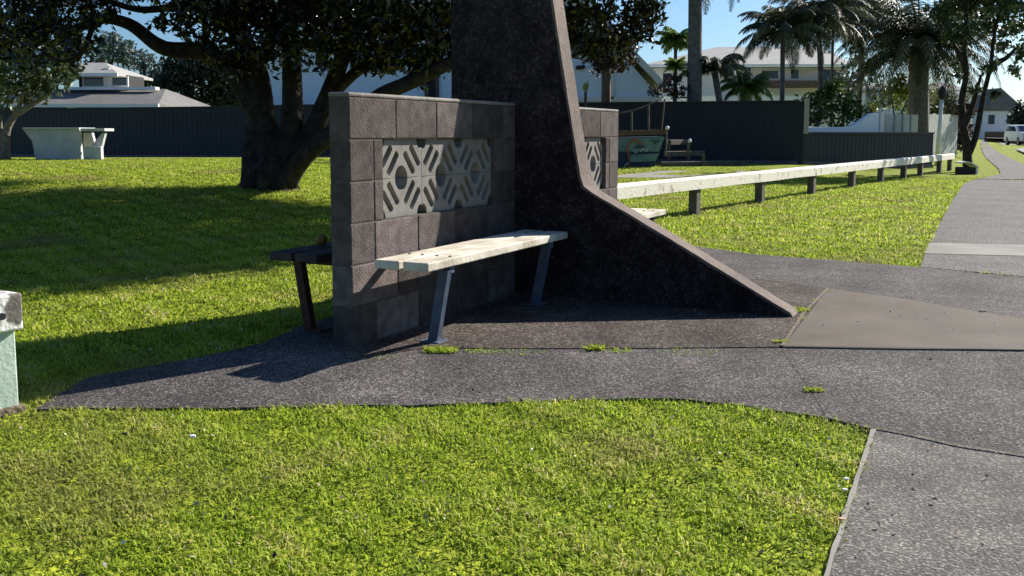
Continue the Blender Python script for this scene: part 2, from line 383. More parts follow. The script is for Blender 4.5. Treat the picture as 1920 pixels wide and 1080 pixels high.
# ---------------------------------------------------------------- block walls
def block_wall(t0, t1, near, label):
    root = thing('block_wall', W((t0+t1)/2, -.065), label, 'wall', 'block walls either side of the tower')
    b = MB(); rows = 6; ch = 1.29/rows; T = .13; g = .004
    core = MB()
    o0, o1 = (.294, 1.547) if near else (3.8-1.547, 3.8-.294)
    e = t0 if near else t1; sg = 1 if near else -1     # free end and the way blocks are counted from it
    for r in range(rows):
        z = r*ch
        def blk(a, c):
            p, q = sorted((e+sg*a, e+sg*c)); p = max(p, t0); q = min(q, t1)
            if q-p < .02: return
            b.box(W(p+g, -T+random.uniform(0, .002), z+g), WU*(q-p-2*g), WN*(T-random.uniform(0, .002)), ZV*(ch-2*g))
        if r in (3, 4):
            blk(0, .208) if r == 3 else blk(0, .21)
            blk(.208, .294); blk(1.547, 1.9)
        else:
            off = 0 if r % 2 == 1 else .21
            if off: blk(0, off)
            k = off
            while k < 1.9: blk(k, k+.417); k += .417
    q = .005
    for (a, c, z0, z1) in ((t0, t1, 0, 3*ch), (t0, t1, 5*ch, 6*ch), (t0, o0, 3*ch, 5*ch), (o1, t1, 3*ch, 5*ch)):
        aa = a+q if a == t0 else a-q*0; cc = c-q if c == t1 else c
        core.box(W(aa, -T+q, z0), WU*(cc-aa), WN*(T-2*q), ZV*(z1-z0))
    b.build('blockwork', M['block'], root, .005)
    core.build('mortar', M['mortar'], root)
    MB().box(W(t0-.002, -T-.002, 1.29), WU*(t1-t0+.002), WN*(T+.004), ZV*.022).build('coping', M['cap'], root, .009)
    # pierced screen tiles, two rows of three
    tw = (o1-o0)/3
    for row in (0, 1):
        for c in range(3):
            me = screen_mesh(tw, ch, row == 0)
            o = put('screen_block', me, M['screen'], root)
            o.matrix_world = o.matrix_world
            o.location = W(o0+c*tw, -.079, 3*ch+row*ch)-root.location
            o.rotation_euler = (R(90), 0, R(90)-WA); o['kept'] = 1
    return root
_sm = {}
def screen_mesh(tw, ch, flip):
    k = (round(tw, 3), flip)
    if k in _sm: return _sm[k].copy()
    cu = bpy.data.curves.new('s', 'CURVE'); cu.dimensions = '2D'; cu.fill_mode = 'BOTH'; cu.extrude = .048; cu.bevel_depth = .002; cu.bevel_resolution = 1
    def spl(pts):
        if flip: pts = [(x, ch-y) for x, y in pts]
        s_ = cu.splines.new('POLY'); s_.points.add(len(pts)-1)
        for p, (x, y) in zip(s_.points, pts): p.co = (x, y, 0, 1)
        s_.use_cyclic_u = True
    e = .003; rr = .062; out = []
    out += [(e, e), (tw/2-rr, e)]
    out += [(tw/2-rr*math.cos(a), e+rr*1.08*math.sin(a)) for a in np.linspace(0, math.pi, 13)[1:-1]]
    out += [(tw/2+rr, e), (tw-e, e)]
    rc = .05
    out += [(tw-e, ch-e-rc)]+[(tw-e-rc*math.sin(a), ch-e-rc*1.2*math.cos(a)) for a in np.linspace(0, math.pi/2, 7)[1:-1]]+[(tw-e-rc, ch-e)]
    out += [(e+rc, ch-e)]+[(e+rc*math.cos(a), ch-e-rc*1.2*math.sin(a)) for a in np.linspace(0, math.pi/2, 7)[1:-1]]+[(e, ch-e-rc)]
    spl(out)
    for sgn in (0, 1):
        for (x0, y0, x1, y1) in ((.030, .072, .112, .172), (.086, .028, .172, .136)):
            d = Vector((x1-x0, y1-y0)).normalized(); n_ = Vector((-d.y, d.x))*.021
            p = [Vector((x0, y0))-n_, Vector((x0, y0))-n_*.5-d*.009, Vector((x0, y0))+n_*.5-d*.009, Vector((x0, y0))+n_, Vector((x1, y1))+n_, Vector((x1, y1))+n_*.5+d*.009, Vector((x1, y1))-n_*.5+d*.009, Vector((x1, y1))-n_]
            spl([((tw-q.x) if sgn else q.x, q.y) for q in p])
    ob = bpy.data.objects.new('tmp', cu)
    me = bpy.data.meshes.new_from_object(ob); me.name = 'screen_block'
    bpy.data.objects.remove(ob); _sm[k] = me
    return me
block_wall(0, 1.842, True, 'grey block wall left of the dark tower with pierced screen window and lit top')
block_wall(1.998, 3.8, False, 'grey block wall right of the dark tower, mostly hidden behind its sloping foot')

# ---------------------------------------------------------------- tower
FT0, FT1 = 1.84, 2.0
root = thing('concrete_tower', W(1.92, 0), 'tall dark pebble-faced concrete fin with pale edge and long sloping foot', 'monument')
right = [(1.86, 0), (1.84, .03), (1.5, .215), (1.1, .43), (.75, .615), (.56, .71), (.495, .755), (.47, .83), (.40, 1.2), (.33, 1.6), (.262, 2.0), (.18, 2.5), (.06, 3.2), (-.02, 3.7)]
left = [(-.22, 3.7), (-.33, 3.2), (-.44, 2.6), (-.50, 2.2), (-.51, 0)]
MB().prism([W(FT0, n, z) for n, z in right+left], WU*(FT1-FT0)).build('pebbled_face', M['pebble'], root, .006)
eb = MB(); pv = None
pts2 = []
for i in range(len(right)-1):       # cut the edge finely so it can be uneven
    (a, b_), (c, d_) = right[i], right[i+1]; n = max(1, int(math.hypot(c-a, d_-b_)/.05))
    pts2 += [(a+(c-a)*k/n, b_+(d_-b_)*k/n) for k in range(n)]
pts2.append(right[-1]); ring = []
for i, (n_, z_) in enumerate(pts2):
    a = pts2[max(i-1, 0)]; c = pts2[min(i+1, len(pts2)-1)]
    d = Vector((c[0]-a[0], c[1]-a[1])).normalized(); o_ = Vector((d.y, -d.x))
    if o_.x+o_.y < 0: o_ = -o_
    th = .011+random.uniform(-.0015, .0015); inn = random.uniform(.002, .010)
    q0 = (n_-o_.x*inn, z_-o_.y*inn); q1 = (n_+o_.x*th, max(z_+o_.y*th, .002))
    ring.append([W(FT0-.004, *q0), W(FT0-.004, *q1), W(FT1+.004, *q1), W(FT1+.004, *q0)])
vs = [v for r_ in ring for v in r_]; fs = []
for i in range(len(ring)-1):
    for k in range(4): a, b_ = 4*i+k, 4*i+(k+1) % 4; fs.append((a, b_, b_+4, a+4))
fs += [(3, 2, 1, 0), tuple(len(vs)-4+k for k in range(4))]
eb.add(vs, fs).build('edge', M['edge'], root)

# ---------------------------------------------------------------- benches
def bench(t0, t1, side, legs, label, wood, metal, bracket=True):
    root = thing('bench', W((t0+t1)/2, side*.33-(0 if side > 0 else .13)), label, 'bench', 'benches along the block walls')
    def w(t, s_, z=0): return W(t, s_ if side > 0 else -.13-s_, z)
    for (a, c) in ((.12, .268), (.292, .44)):
        b = MB(); b.box(w(t0, a, .425), WU*(t1-t0), WN*side*(c-a), ZV*.045); b.build('seat_board', wood, root, .006)
    for t in legs:
        b = MB(); f, tp = w(t, .30 if side > 0 else .35, .0), w(t-.03, .395, .41)
        b.bar(f, tp, .045, .055, up=WN); b.build('leg', metal, root, .003)
        b = MB(); b.box(w(t-.02, .0, .385), WU*.04, WN*side*.42, ZV*.038); b.build('bracket', metal, root, .003)
        b = MB(); b.box(w(t-.05, .24, .012), WU*.10, WN*side*.12, ZV*.008); b.build('foot_plate', metal, root, .002)
        for s_ in (.155, .235, .325, .405):
            p_ = w(t, s_, .469); MB().lathe(p_, [(.009, 0), (.009, .004), (.005, .006)], 8).build('bolt', metal, root)
    return root
bench(.03, 1.73, 1, (.3, 1.53), 'sunlit white two-board bench in front of the left block wall', M['seat'], M['steel'])
bench(.03, 1.73, -1, (.25, 1.5), 'dark shaded bench poking out behind the left block wall with a ball on it', mat('shade_wood', (.03, .028, .026), (.06, .05, .045), .8, 5), mat('rust_steel', (.04, .02, .014), (.09, .045, .03), .8, 14))  # boards are a darker copy of the seat wood, shade put into the colour
bench(2.08, 3.79, 1, (2.35, 3.55), 'white bench end showing beyond the sloping foot of the tower', M['seat'], M['steel2'])
b = MB()
c = W(.36, -.13-.35, .47+.034)
b.lathe(c, [(.034*math.sin(a), -.034*math.cos(a)) for a in np.linspace(.05, math.pi-.05, 12)], 18)
tag(b.build('ball', M['ball'], smooth=True), 'small brown orange ball resting on the shaded bench seat', 'ball')

# ---------------------------------------------------------------- rails
posts = [G(*p, 0) for p in ((1302, 402), (1400, 380), (1482, 363), (1549, 350), (1608, 341), (1660, 334), (1705, 329), (1742, 323), (1780, 320))]
A = posts[0]; B = posts[-1]; dR = (B-A).normalized(); nR = Vector((dR.y, -dR.x, 0))
root = thing('barrier_rail', A, 'long low white painted rail on short posts running beside the right hand grass', 'rail')
pl = [A+dR*((p-A).dot(dR))+nR*0 for p in posts]
pl = [A-dR*2.4]+pl
for p in pl:
    z = h(p.x, p.y); b = MB(); b.box(p-dR*.075-nR*.06+ZV*(z-.05), dR*.15, nR*.12, ZV*.42); b.build('post', M['post'], root, .008)
ends = [A-dR*3.0]+[pl[i] for i in (3, 5, 7)]+[B+dR*.3]
for a, c in zip(ends[:-1], ends[1:]):
    za, zc = h(a.x, a.y), h(c.x, c.y)
    b = MB(); n = 12; vs = []; fs = []
    for i in range(n+1):
        p = a+(c-a)*(i/n); p = p+dR*(.004 if i == 0 else -.004 if i == n else 0); z = za+(zc-za)*i/n; j = random.uniform(-.004, .004)
        vs += [p-nR*.075+ZV*(z+.35), p+nR*.085+ZV*(z+.35+j), p+nR*.085+ZV*(z+.49+j), p+nR*.06+ZV*(z+.515+j), p-nR*.075+ZV*(z+.515)]
    for i in range(n):
        for k in range(5): q, r_ = 5*i+k, 5*i+(k+1) % 5; fs.append((q, r_, r_+5, q+5))
    fs += [(4, 3, 2, 1, 0), tuple(5*n+k for k in range(5))]
    b.add(vs, fs).build('rail', M['rail'], root)
# near rail at the left edge of the frame
root = thing('barrier_rail', G(20, 770, 0), 'end of a flaking white timber rail bolted on a pale mint post at left edge', 'rail')
pb = G(37, 772, 0)
b = MB(); b.box(pb-dR*.17-nR*.14+ZV*-.03, dR*.17, nR*.14, ZV*.37); b.build('post', M['mint'], root, .006)
b = MB(); e = pb+dR*.02
b.box(e-dR*3.2-nR*.13+ZV*.335, dR*3.2, nR*.16, ZV*.145); rl = b.build('rail', mat('flaking', (.16, .14, .12), (.80, .78, .72), .8, 7, .005, 40, stops=(.44, .49), detail=7), root, .008)
b = MB(); q = e-dR*.085+nR*.028+ZV*.40
b.tube([q, q+nR*.014], .014, 8); b.build('bolt', M['dark'], rl)
b = MB(); b.box(pb-dR*.19-nR*.16+ZV*-.02, dR*.21, nR*.18, ZV*.05); b.build('base', M['dirt'], root, .01)

# ---------------------------------------------------------------- fences
FA, FB, FC_ = Vector((-30, 39.5, 0)), Vector((8.25, 27, 0)), Vector((13.95, 31.1, 0))
def fence(A, B, topf, label, name='metal_fence', cat='fence', m=None, pitch=.2, rib=.010):
    d = (B-A); L = d.length; d.normalize(); n = Vector((d.y, -d.x, 0)); k = int(L/pitch)
    vs = []
    for i in range(k+1):
        for (o_, dep) in ((0, 0), (.45, 0), (.52, rib), (.93, rib)):
            p = A+d*((i+o_)*pitch)+n*dep; zt = topf(p); z0 = h(p.x, p.y)-.1
            vs += [p+ZV*z0, p+ZV*zt]
    nn = len(vs)//2
    return tag(MB().add(vs, [(2*i, 2*i+2, 2*i+3, 2*i+1) for i in range(nn-1)]).build(name, m or M['fence']), label, cat)
def fence_obj(A, B, hgt, label, top=None):
    root = thing('metal_fence', A, label, 'fence')
    d = (B-A).normalized(); n = Vector((d.y, -d.x, 0)); L = (B-A).length
    o = fence(A, B, lambda p: top or h(p.x, p.y)+hgt, label, rib=.003 if top else .010, m=mat('low_fence', (.011, .013, .022), (.014, .017, .027), .6, 1) if top else None); o.name = 'sheeting'; o.parent = root
    del o['label']; del o['category']
    k = max(2, int(L/6)); b = MB()
    for i in range(k):
        a, c = A+d*L*i/k, A+d*L*(i+1)/k
        b.box(a+n*-.02+ZV*((top or h(a.x, a.y)+hgt)-.02), (c-a)+ZV*(0 if top else h(c.x, c.y)-h(a.x, a.y)), n*.08, ZV*.05)
    b.build('capping', M['fence'], root)
    b = MB()
    for i in range(k):
        a, c = A+d*L*i/k, A+d*L*(i+1)/k
        b.box(a+n*.0+ZV*(h(a.x, a.y)-.15), (c-a)+ZV*(h(c.x, c.y)-h(a.x, a.y)), n*.07, ZV*.25)
    b.build('base_board', mat('plinth', (.08, .075, .085), (.12, .11, .12), .8, 3), root)
    return root
fence_obj(FA, FB, 1.8, 'tall dark navy corrugated metal fence running behind the lawn')
fence_obj(FB+Vector((.05, .05, 0)), FC_, .87, 'low dark navy metal fence below the white garden wall', 1.14)
ep = FB+Vector((.12, -.06, 0))
tag(MB().box(ep+ZV*1.12, (.14, 0, 0), (0, .12, 0), (0, 0, 1.0)).build('fence_post', M['timber'], bevel=.01), 'pale timber end post where the tall dark fence stops', 'post')
# white garden wall behind the low fence
dF = (FC_-FB).normalized(); nF = Vector((dF.y, -dF.x, 0))
wa, wb = FB-nF*1.0, FC_-nF*1.0
def wx(px): x, y = on(px, wa, wb); return Vector((x, y, 0))
def zat(px, py): x, y = on(px, wa, wb); return at(px, py, y).z
root = thing('garden_wall', wx(1560), 'white rendered garden wall stepping up to a white pillar behind the low dark fence', 'wall')
p = [(1497, 238), (1588, 238), (1607, 226), (1625, 212), (1640, 212)]
bt = [wx(x)+ZV*zat(x, y) for x, y in p]; bt = bt+[wx(1640), wx(1497)]
MB().prism(bt, -nF*.15).build('wall', mat('render_blue', (.84, .86, .9), (.88, .9, .93), .8, 2), root, .01)
a = wx(1641); MB().box(a+nF*.03, dF*.22, -nF*.22, ZV*zat(1641, 210)).build('pillar', M['white'], root, .01)
root = thing('panel_fence', wx(1680), 'pale grey panel fence behind the big palm trunk', 'fence')
a, c = wx(1652), wx(1712)
MB().box(a, c-a, -nF*.06, ZV*zat(1652, 214)).build('panel', mat('panelgrey', (.42, .42, .40), (.5, .5, .48), .8, 2), root)
for i in range(1, 4): q = a+(c-a)*i/4; MB().box(q+nF*.03, dF*.08, -nF*.02, ZV*(zat(1652, 214)+.02)).build('batten', M['hgrey'], root)
# timber fence right of the palm
ta, tb = Vector((*on(1738, FC_, FC_+Vector((5, 3, 0))), 0)), Vector((*on(1792, (16.7, 37.3), (21, 42)), 0))
ta = Vector((at(1738, 290, 38).x, 38, 0)); tb = Vector((at(1792, 290, 41).x, 41, 0))
root = thing('timber_fence', ta, 'weathered pale grey paling fence with thin gaps right of the big palm', 'fence')
n = 16; dt = (tb-ta)/n; top = at(1750, 214, 39).z
for i in range(n): MB().box(ta+dt*(i+.06), dt*.88, (0.02, -.03, 0), ZV*(top+random.uniform(-.03, .03))).build('paling', mat('pal', (.40, .41, .38), (.55, .55, .51), .85, 4) if i == 0 else bpy.data.materials['pal'], root)
# white pole
pa = at(1757, 296, 33); pt = at(1766, 187, 33)
root = thing('white_pole', Vector((pa.x, 33, h(pa.x, 33))), 'slim white pole with a dark head standing by the paling fence', 'pole')
MB().tube([Vector((pa.x, 33, 0)), pt], [.085, .06], 12).build('pole', M['white'], root, smooth=True)
MB().lathe(pt, [(.05, 0), (.12, .08), (.14, .25), (.10, .38), (.03, .48)], 12).build('lamp_head', M['dark'], root)

# ---------------------------------------------------------------- concrete table
g0 = G(110, 300); TZ = h(g0.x, g0.y)
def tb_(px, py, dy=0): v = at(px, py, g0.y+dy); return v
root = thing('concrete_table', g0, 'pale concrete picnic table with flared slab legs on the far lawn', 'table')
fr = [tb_(66, 303), tb_(152, 303), tb_(150, 243), tb_(56, 243), tb_(46, 243), tb_(42, 241), tb_(60, 262)]
fr = [tb_(67, 303), tb_(153, 303), tb_(149, 243), tb_(43, 243), tb_(60, 265)]
MB().prism(fr, (0, .12, 0)).build('side_panel', M['conc'], root, .01)
MB().box(tb_(44, 243)+Vector((.0, -.05, 0)), (tb_(150, 243)-tb_(44, 243)), (0, .9, 0), (0, 0, .05)).build('bench_top', M['conc'], root, .008)
MB().box(tb_(151, 246, -.1), (tb_(196, 246)-tb_(151, 246)), (0, .55, 0), (0, 0, .07)).build('tabletop', M['conc'], root, .008)
MB().box(tb_(157, 304, -.12), (tb_(190, 304)-tb_(157, 304)), (0, .15, 0), (0, 0, tb_(160, 275).z-tb_(160, 304).z)).build('leg', M['conc'], root, .008)
MB().prism([tb_(168, 277, .1), tb_(190, 277, .1), tb_(197, 249, .1), tb_(192, 249, .1)], (0, .12, 0)).build('brace', M['conc'], root)
MB().prism([tb_(158, 300, .5), tb_(185, 300, .5), tb_(172, 249, .5), tb_(156, 249, .5)], (0, .12, 0)).build('inner_leg', M['conc'], root)

# small white stake
g1 = G(579, 302); tag(MB().box(g1, (.05, 0, 0), (0, .05, 0), (0, 0, .19)).build('stake', M['white']), 'short pale stake beside the big tree trunk', 'stake')

# ---------------------------------------------------------------- play ship
Y0 = 24
root = thing('play_ship', at(1170, 330, Y0), 'painted playground ship with aqua mural hull and sagging rope rail', 'play equipment')
def sh(px, py, dy=0): return at(px, py, Y0+dy)
hull = [sh(1150, 333), sh(1215, 330), sh(1222, 318), sh(1232, 303), sh(1236, 290), sh(1247, 256), sh(1150, 258)]
MB().prism(hull, (0, 1.6, 0)).build('hull', M['navy'], root)
MB().prism([sh(1150, 284, -.02), sh(1236, 284, -.02), sh(1246, 257, -.02), sh(1150, 260, -.02)], (0, .02, 0)).build('aqua_band', M['aqua'], root)
MB().prism([sh(1182, 304, -.025), sh(1229, 302, -.025), sh(1236, 288, -.025), sh(1182, 290, -.025)], (0, .02, 0)).build('aqua_panel', M['aqua'], root)
MB().box(sh(1148, 255, -.06), sh(1249, 252, -.06)-sh(1148, 255, -.06), (0, .12, 0), (0, 0, .13)).build('gunwale', M['brown'], root, .01)
def ribbon(pts, wd, m, name, dy=-.04):
    b = MB()
    for a, c in zip(pts[:-1], pts[1:]): b.bar(sh(*a, dy), sh(*c, dy), .012, wd, up=ZV)
    b.build(name, m, root)
ribbon([(1174, 286), (1178, 272), (1185, 263), (1193, 262), (1200, 268), (1205, 276)], .05, M['orange'], 'painted_arch')
ribbon([(1178, 320), (1180, 300), (1178, 286)], .05, M['orange'], 'painted_arch')
ribbon([(1166, 325), (1172, 310), (1180, 303)], .03, M['swirl'], 'painted_line')
cs = [(1200+9*math.cos(a), 281+7*math.sin(a)) for a in np.linspace(-.6, -5.6, 14)]
ribbon(cs, .045, M['navy'], 'painted_swirl', -.05)
ribbon([(1192+3*math.cos(a), 283+3*math.sin(a)) for a in np.linspace(0, 6, 9)], .03, M['swirl'], 'painted_swirl', -.055)
ribbon([(1200, 284), (1206, 278), (1212, 284), (1216, 278)], .035, M['swirl'], 'painted_swirl', -.055)
ribbon([(1223, 262), (1228, 269), (1236, 262)], .03, M['navy'], 'painted_swirl')
ribbon([(1192+6*math.cos(a), 316+5*math.sin(a)) for a in np.linspace(0, 6, 9)], .03, M['orange'], 'painted_swirl')
ribbon([(1170, 330), (1185, 322), (1200, 324), (1215, 316)], .05, M['swirl'], 'painted_wave')
rope = [sh(1150, 214), sh(1170, 211), sh(1185, 208), sh(1205, 201), sh(1222, 194), sh(1236, 187)]
MB().tube(rope, .022, 8).build('rope', M['post'], root, smooth=True)
for px, ty in ((1184, 208), (1216, 196)): MB().tube([sh(px, 252), sh(px, ty)], .03, 8).build('rail_post', M['post'], root)
MB().tube([sh(1239, 254), sh(1246, 186)], .022, 8).build('mast', M['post'], root)
kr = sh(1251, 240); MB().tube([sh(1248, 290), sh(1250, 243)], .025, 8).build('knob_post', M['post'], root)
MB().lathe(kr, [(.055*math.sin(a), -.055*math.cos(a)) for a in np.linspace(.1, 3.04, 8)], 10).build('knob', M['white'], root, smooth=True)
root = thing('timber_terrace', at(1300, 318, 24.6), 'low stepped timber terrace of grey boards beside the play ship', 'terrace')
for (x0, x1, y0, y1, dy) in ((1247, 1291, 272, 262, .9), (1245, 1322, 294, 284, .5), (1240, 1400, 314, 304, .1)):
    a, c = at(x0, y0, 24.6+dy), at(x1, y0, 24.6+dy+1.0)
    c.z = a.z
    MB().box(a, c-a, (.04, .3, 0), (0, 0, (y0-y1)/F*25)).build('board', M['post'], root, .01)
for px, y0, y1, dy in ((1252, 300, 262, .88), (1288, 300, 266, .9), (1316, 316, 290, .55)):
    a = at(px, y0, 24.5+dy); MB().box(a, (.08, 0, 0), (0, .08, 0), (0, 0, (y0-y1)/F*25)).build('upright', M['post'], root)
k = at(1293, 264, 25.3); MB().lathe(k, [(.055*math.sin(a), -.055*math.cos(a)) for a in np.linspace(.1, 3.04, 8)], 10).build('knob', M['white'], root, smooth=True)

# ---------------------------------------------------------------- houses
def window(parent, p0, px1, py1, Y, fr='white', dep=.06):
    """window on a wall facing the camera between two pixels"""
    a = at(*p0, Y); c = at(px1, py1, Y); x0, x1 = sorted((a.x, c.x)); z0, z1 = sorted((a.z, c.z))
    b = MB(); f_ = .07
    for (xa, xb, za, zb) in ((x0, x1, z0, z0+f_), (x0, x1, z1-f_, z1), (x0, x0+f_, z0+f_, z1-f_), (x1-f_, x1, z0+f_, z1-f_)):
        b.box((xa, Y-dep, za), (xb-xa, 0, 0), (0, dep-.003, 0), (0, 0, zb-za))
    w_ = b.build('window', M[fr], parent)
    MB().box((x0+f_, Y-dep*.5, z0+f_), (x1-x0-2*f_, 0, 0), (0, .02, 0), (0, 0, z1-z0-2*f_)).build('pane', M['glass'], w_)
    return w_
def hip(parent, x0, x1, y0, y1, z0, z1, rx0, rx1, m, over=.4, name='roof'):
    ym = (y0+y1)/2; t = .12
    v = [(x0, y0, z0), (x1, y0, z0), (x1, y1, z0), (x0, y1, z0), (x0, y0, z0+t), (x1, y0, z0+t), (x1, y1, z0+t), (x0, y1, z0+t), (rx0, ym, z1), (rx1, ym, z1)]
    f = [(3, 2, 1, 0), (0, 1, 5, 4), (1, 2, 6, 5), (2, 3, 7, 6), (3, 0, 4, 7), (4, 5, 9, 8), (5, 6, 9), (6, 7, 8, 9), (7, 4, 8)]
    r_ = MB().add(v, f).build(name, m, parent)
    MB().box((x0-.03, y0-.12, z0-.03), (x1-x0+.06, 0, 0), (0, .118, 0), (0, 0, .16)).build('gutter', M['white'], r_)
    return r_
# left house
Y = 43
root = thing('house', at(200, 200, Y), 'low grey roofed house with upper glazed storey behind the left fence', 'house')
def X_(px, Y=Y): return at(px, 200, Y).x
def Z_(py, Y=Y): return at(960, py, Y).z
MB().box((X_(-150, 44), 44, 0), (X_(385, 44)-X_(-150, 44), 0, 0), (0, 7, 0), (0, 0, Z_(203, 44))).build('wall', M['hgrey'], root)
hip(root, X_(-200), X_(412, 52), 43, 52, Z_(200), Z_(158), X_(-60, 47), X_(312, 47.5), M['roof'])
MB().box((X_(118, 46), 46.2, Z_(168, 46)), (X_(290, 46)-X_(118, 46), 0, 0), (0, .5, 0), (0, 0, .14)).build('fascia', M['white'], root)
MB().box((X_(150, 47), 47, Z_(170, 47)), (X_(272, 49)-X_(150, 47), 0, 0), (0, 2, 0), (0, 0, Z_(141, 47)-Z_(170, 47))).build('upper_wall', M['dark'], root)
window(root, (156, 164), 200, 143, 46.99); window(root, (209, 163), 241, 143, 46.99)
MB().box((X_(199, 47), 46.8, Z_(166, 47)), (.32, 0, 0), (0, .18, 0), (0, 0, 1.0)).build('corner_post', M['white'], root)
hip(root, X_(90, 46), X_(289, 50.5), 46, 50.5, Z_(142, 46), Z_(111, 46), X_(160, 48.2), X_(200, 48.2), M['roof2'], name='upper_roof')
MB().box((X_(125, 43), 42.95, Z_(207, 43)), (X_(139, 43)-X_(125, 43), 0, 0), (0, .5, 0), (0, 0, .28)).build('eave_box', M['white'], root)
MB().box((X_(230, 43), 42.95, Z_(204, 43)), (X_(243, 43)-X_(230, 43), 0, 0), (0, .5, 0), (0, 0, .22)).build('eave_box', M['white'], root)

# centre house
Y = 36
root = thing('house', at(900, 200, Y), 'big pale blue white house with steep gable behind the tower', 'house')
x0, x1 = X_(498, 36), X_(900, 36)
MB().box((x0, 36, 0), (x1-x0, 0, 0), (0, 8, 0), (0, 0, 6.0)).build('wall', M['hwall'], root)
hip(root, x0-.5, x1+.5, 35.4, 44.6, 6.0, 8.2, x0+3.5, x1-3, M['roof'])
window(root, (657, 136), 693, 88, 36, 'brown')
for px in (797, 817): MB().box((X_(px, 36), 35.9, Z_(192, 36)), (.13, 0, 0), (0, .09, 0), (0, 0, Z_(136, 36)-Z_(192, 36))).build('door_frame', M['brown'], root)
MB().box((X_(801, 36)+.05, 35.95, Z_(192, 36)), (X_(817, 36)-X_(801, 36)-.06, 0, 0), (0, .045, 0), (0, 0, Z_(138, 36)-Z_(192, 36))).build('door', M['dark'], root)
ga, gb, gz, gt = X_(880, 35), X_(1246, 35), Z_(177, 35), Z_(-12, 35)
gxm = X_(1062, 35)
MB().prism([(ga, 35, 0), (gb-.25, 35, 0), (gb-.25, 35, gz), (gxm, 35, gt), (ga, 35, gz)], (0, 6, 0)).build('gable', M['hwall'], root)
for (xa, za, xb, zb) in ((gxm, gt+.1, gb+.1, gz-.05), (gxm, gt+.1, ga-.1, gz-.05)):
    o = MB(); o.prism([(xa, 34.6, za), (xb, 34.6, zb), (xb, 34.6, zb+.30), (xa, 34.6, za+.34)], (0, .12, 0)).build('barge_board', M['white'], root)
    MB().prism([(xa, 34.72, za+.18), (xb, 34.72, zb+.14), (xb+(.04 if xb > xa else -.04), 34.72, zb+.26), (xa, 34.72, za+.32)], (0, 6.4, 0)).build('roof', M['roof2'], root)
MB().box((ga, 34.9, Z_(190, 35)), (X_(1240, 35)-ga, 0, 0), (0, .1, 0), (0, 0, .17)).build('trim', M['white'], root)
for px in (1128, 1145): MB().box((X_(px, 35), 34.9, Z_(186, 35)), (.1, 0, 0), (0, .08, 0), (0, 0, Z_(112, 35)-Z_(186, 35))).build('trim', M['white'], root)
MB().box((X_(1079, 35), 34.85, Z_(131, 35)), (.34, 0, .04), (0, .14, 0), (0, 0, .14)).build('wall_lamp', M['dark'], root, .04)
# right house
Y = 52
root = thing('house', at(1400, 185, Y), 'two storey cream house with grey hip roof behind the palms', 'house')
MB().box((X_(1225, 52), 52, 0), (X_(1585, 52)-X_(1225, 52), 0, 0), (0, 9, 0), (0, 0, Z_(124, 52))).build('wall', M['cream'], root)
hip(root, X_(1207, 51), X_(1598, 51), 51, 62, Z_(125, 51), Z_(70, 51), X_(1345, 56), X_(1540, 56), M['roof2'])
for (a, b_, c, d_) in ((1392, 158, 1410, 122), (1425, 150, 1462, 130), (1480, 150, 1500, 128), (1540, 155, 1570, 128), (1240, 165, 1262, 135)): window(root, (a, b_), c, d_, 52)
MB().box((X_(1405, 52), 51.0, Z_(165, 52)), (X_(1590, 52)-X_(1405, 52), 0, 0), (0, .95, 0), (0, 0, .35)).build('balcony', M['brown'], root)
MB().box((X_(1360, 51), 50.2, Z_(190, 50)), (X_(1505, 51)-X_(1360, 51), 0, 0), (0, .8, 0), (0, 0, .30)).build('porch_roof', M['white'], root)
MB().box((X_(1215, 50), 48, 0), (X_(1330, 50)-X_(1215, 50), 0, 0), (0, 2.9, 0), (0, 0, Z_(180, 48))).build('garage', M['white'], root)
# far houses
def simple_house(px0, px1, base, eave, ridge, Y, wall, roof, label, gable=False):
    root = thing('house', at((px0+px1)/2, base, Y), label, 'house')
    a, c = at(px0, base, Y), at(px1, base, Y); z0 = h(a.x, Y)-.2; ze = at(px0, eave, Y).z; zr = at(px0, ridge, Y).z; wdt = c.x-a.x
    MB().box((a.x, Y, z0), (wdt, 0, 0), (0, 8, 0), (0, 0, ze-z0)).build('wall', M[wall], root)
    if gable:
        MB().prism([(a.x-.3, Y-.3, ze), (c.x+.5, Y-.3, ze), (a.x+wdt*.4, Y-.3, zr)], (0, 8.6, 0)).build('roof', M[roof], root)
    else: hip(root, a.x-.4, c.x+.4, Y-.4, Y+8.4, ze, zr, a.x+wdt*.25, c.x-wdt*.25, M[roof])
    n = max(2, int(wdt/2.6))
    for i in range(n):
        u = px0+(px1-px0)*(i+.25)/n; v = px0+(px1-px0)*(i+.7)/n
        window(root, (u, base+(eave-base)*.35), v, base+(eave-base)*.85, Y-.01)
    return root
simple_house(1842, 1912, 248, 208, 165, 105, 'white', 'roof', 'far white house with grey gable roof at the end of the road', True)
simple_house(1775, 1822, 248, 178, 150, 80, 'white', 'roof', 'far pale house half hidden behind the forked thin tree')
simple_house(1622, 1690, 235, 168, 155, 75, 'cream', 'roof', 'distant cream house seen between the palms with flat grey roof')
simple_house(1716, 1782, 240, 172, 152, 70, 'hwall', 'roof', 'distant blue grey house right of the big palm trunk')

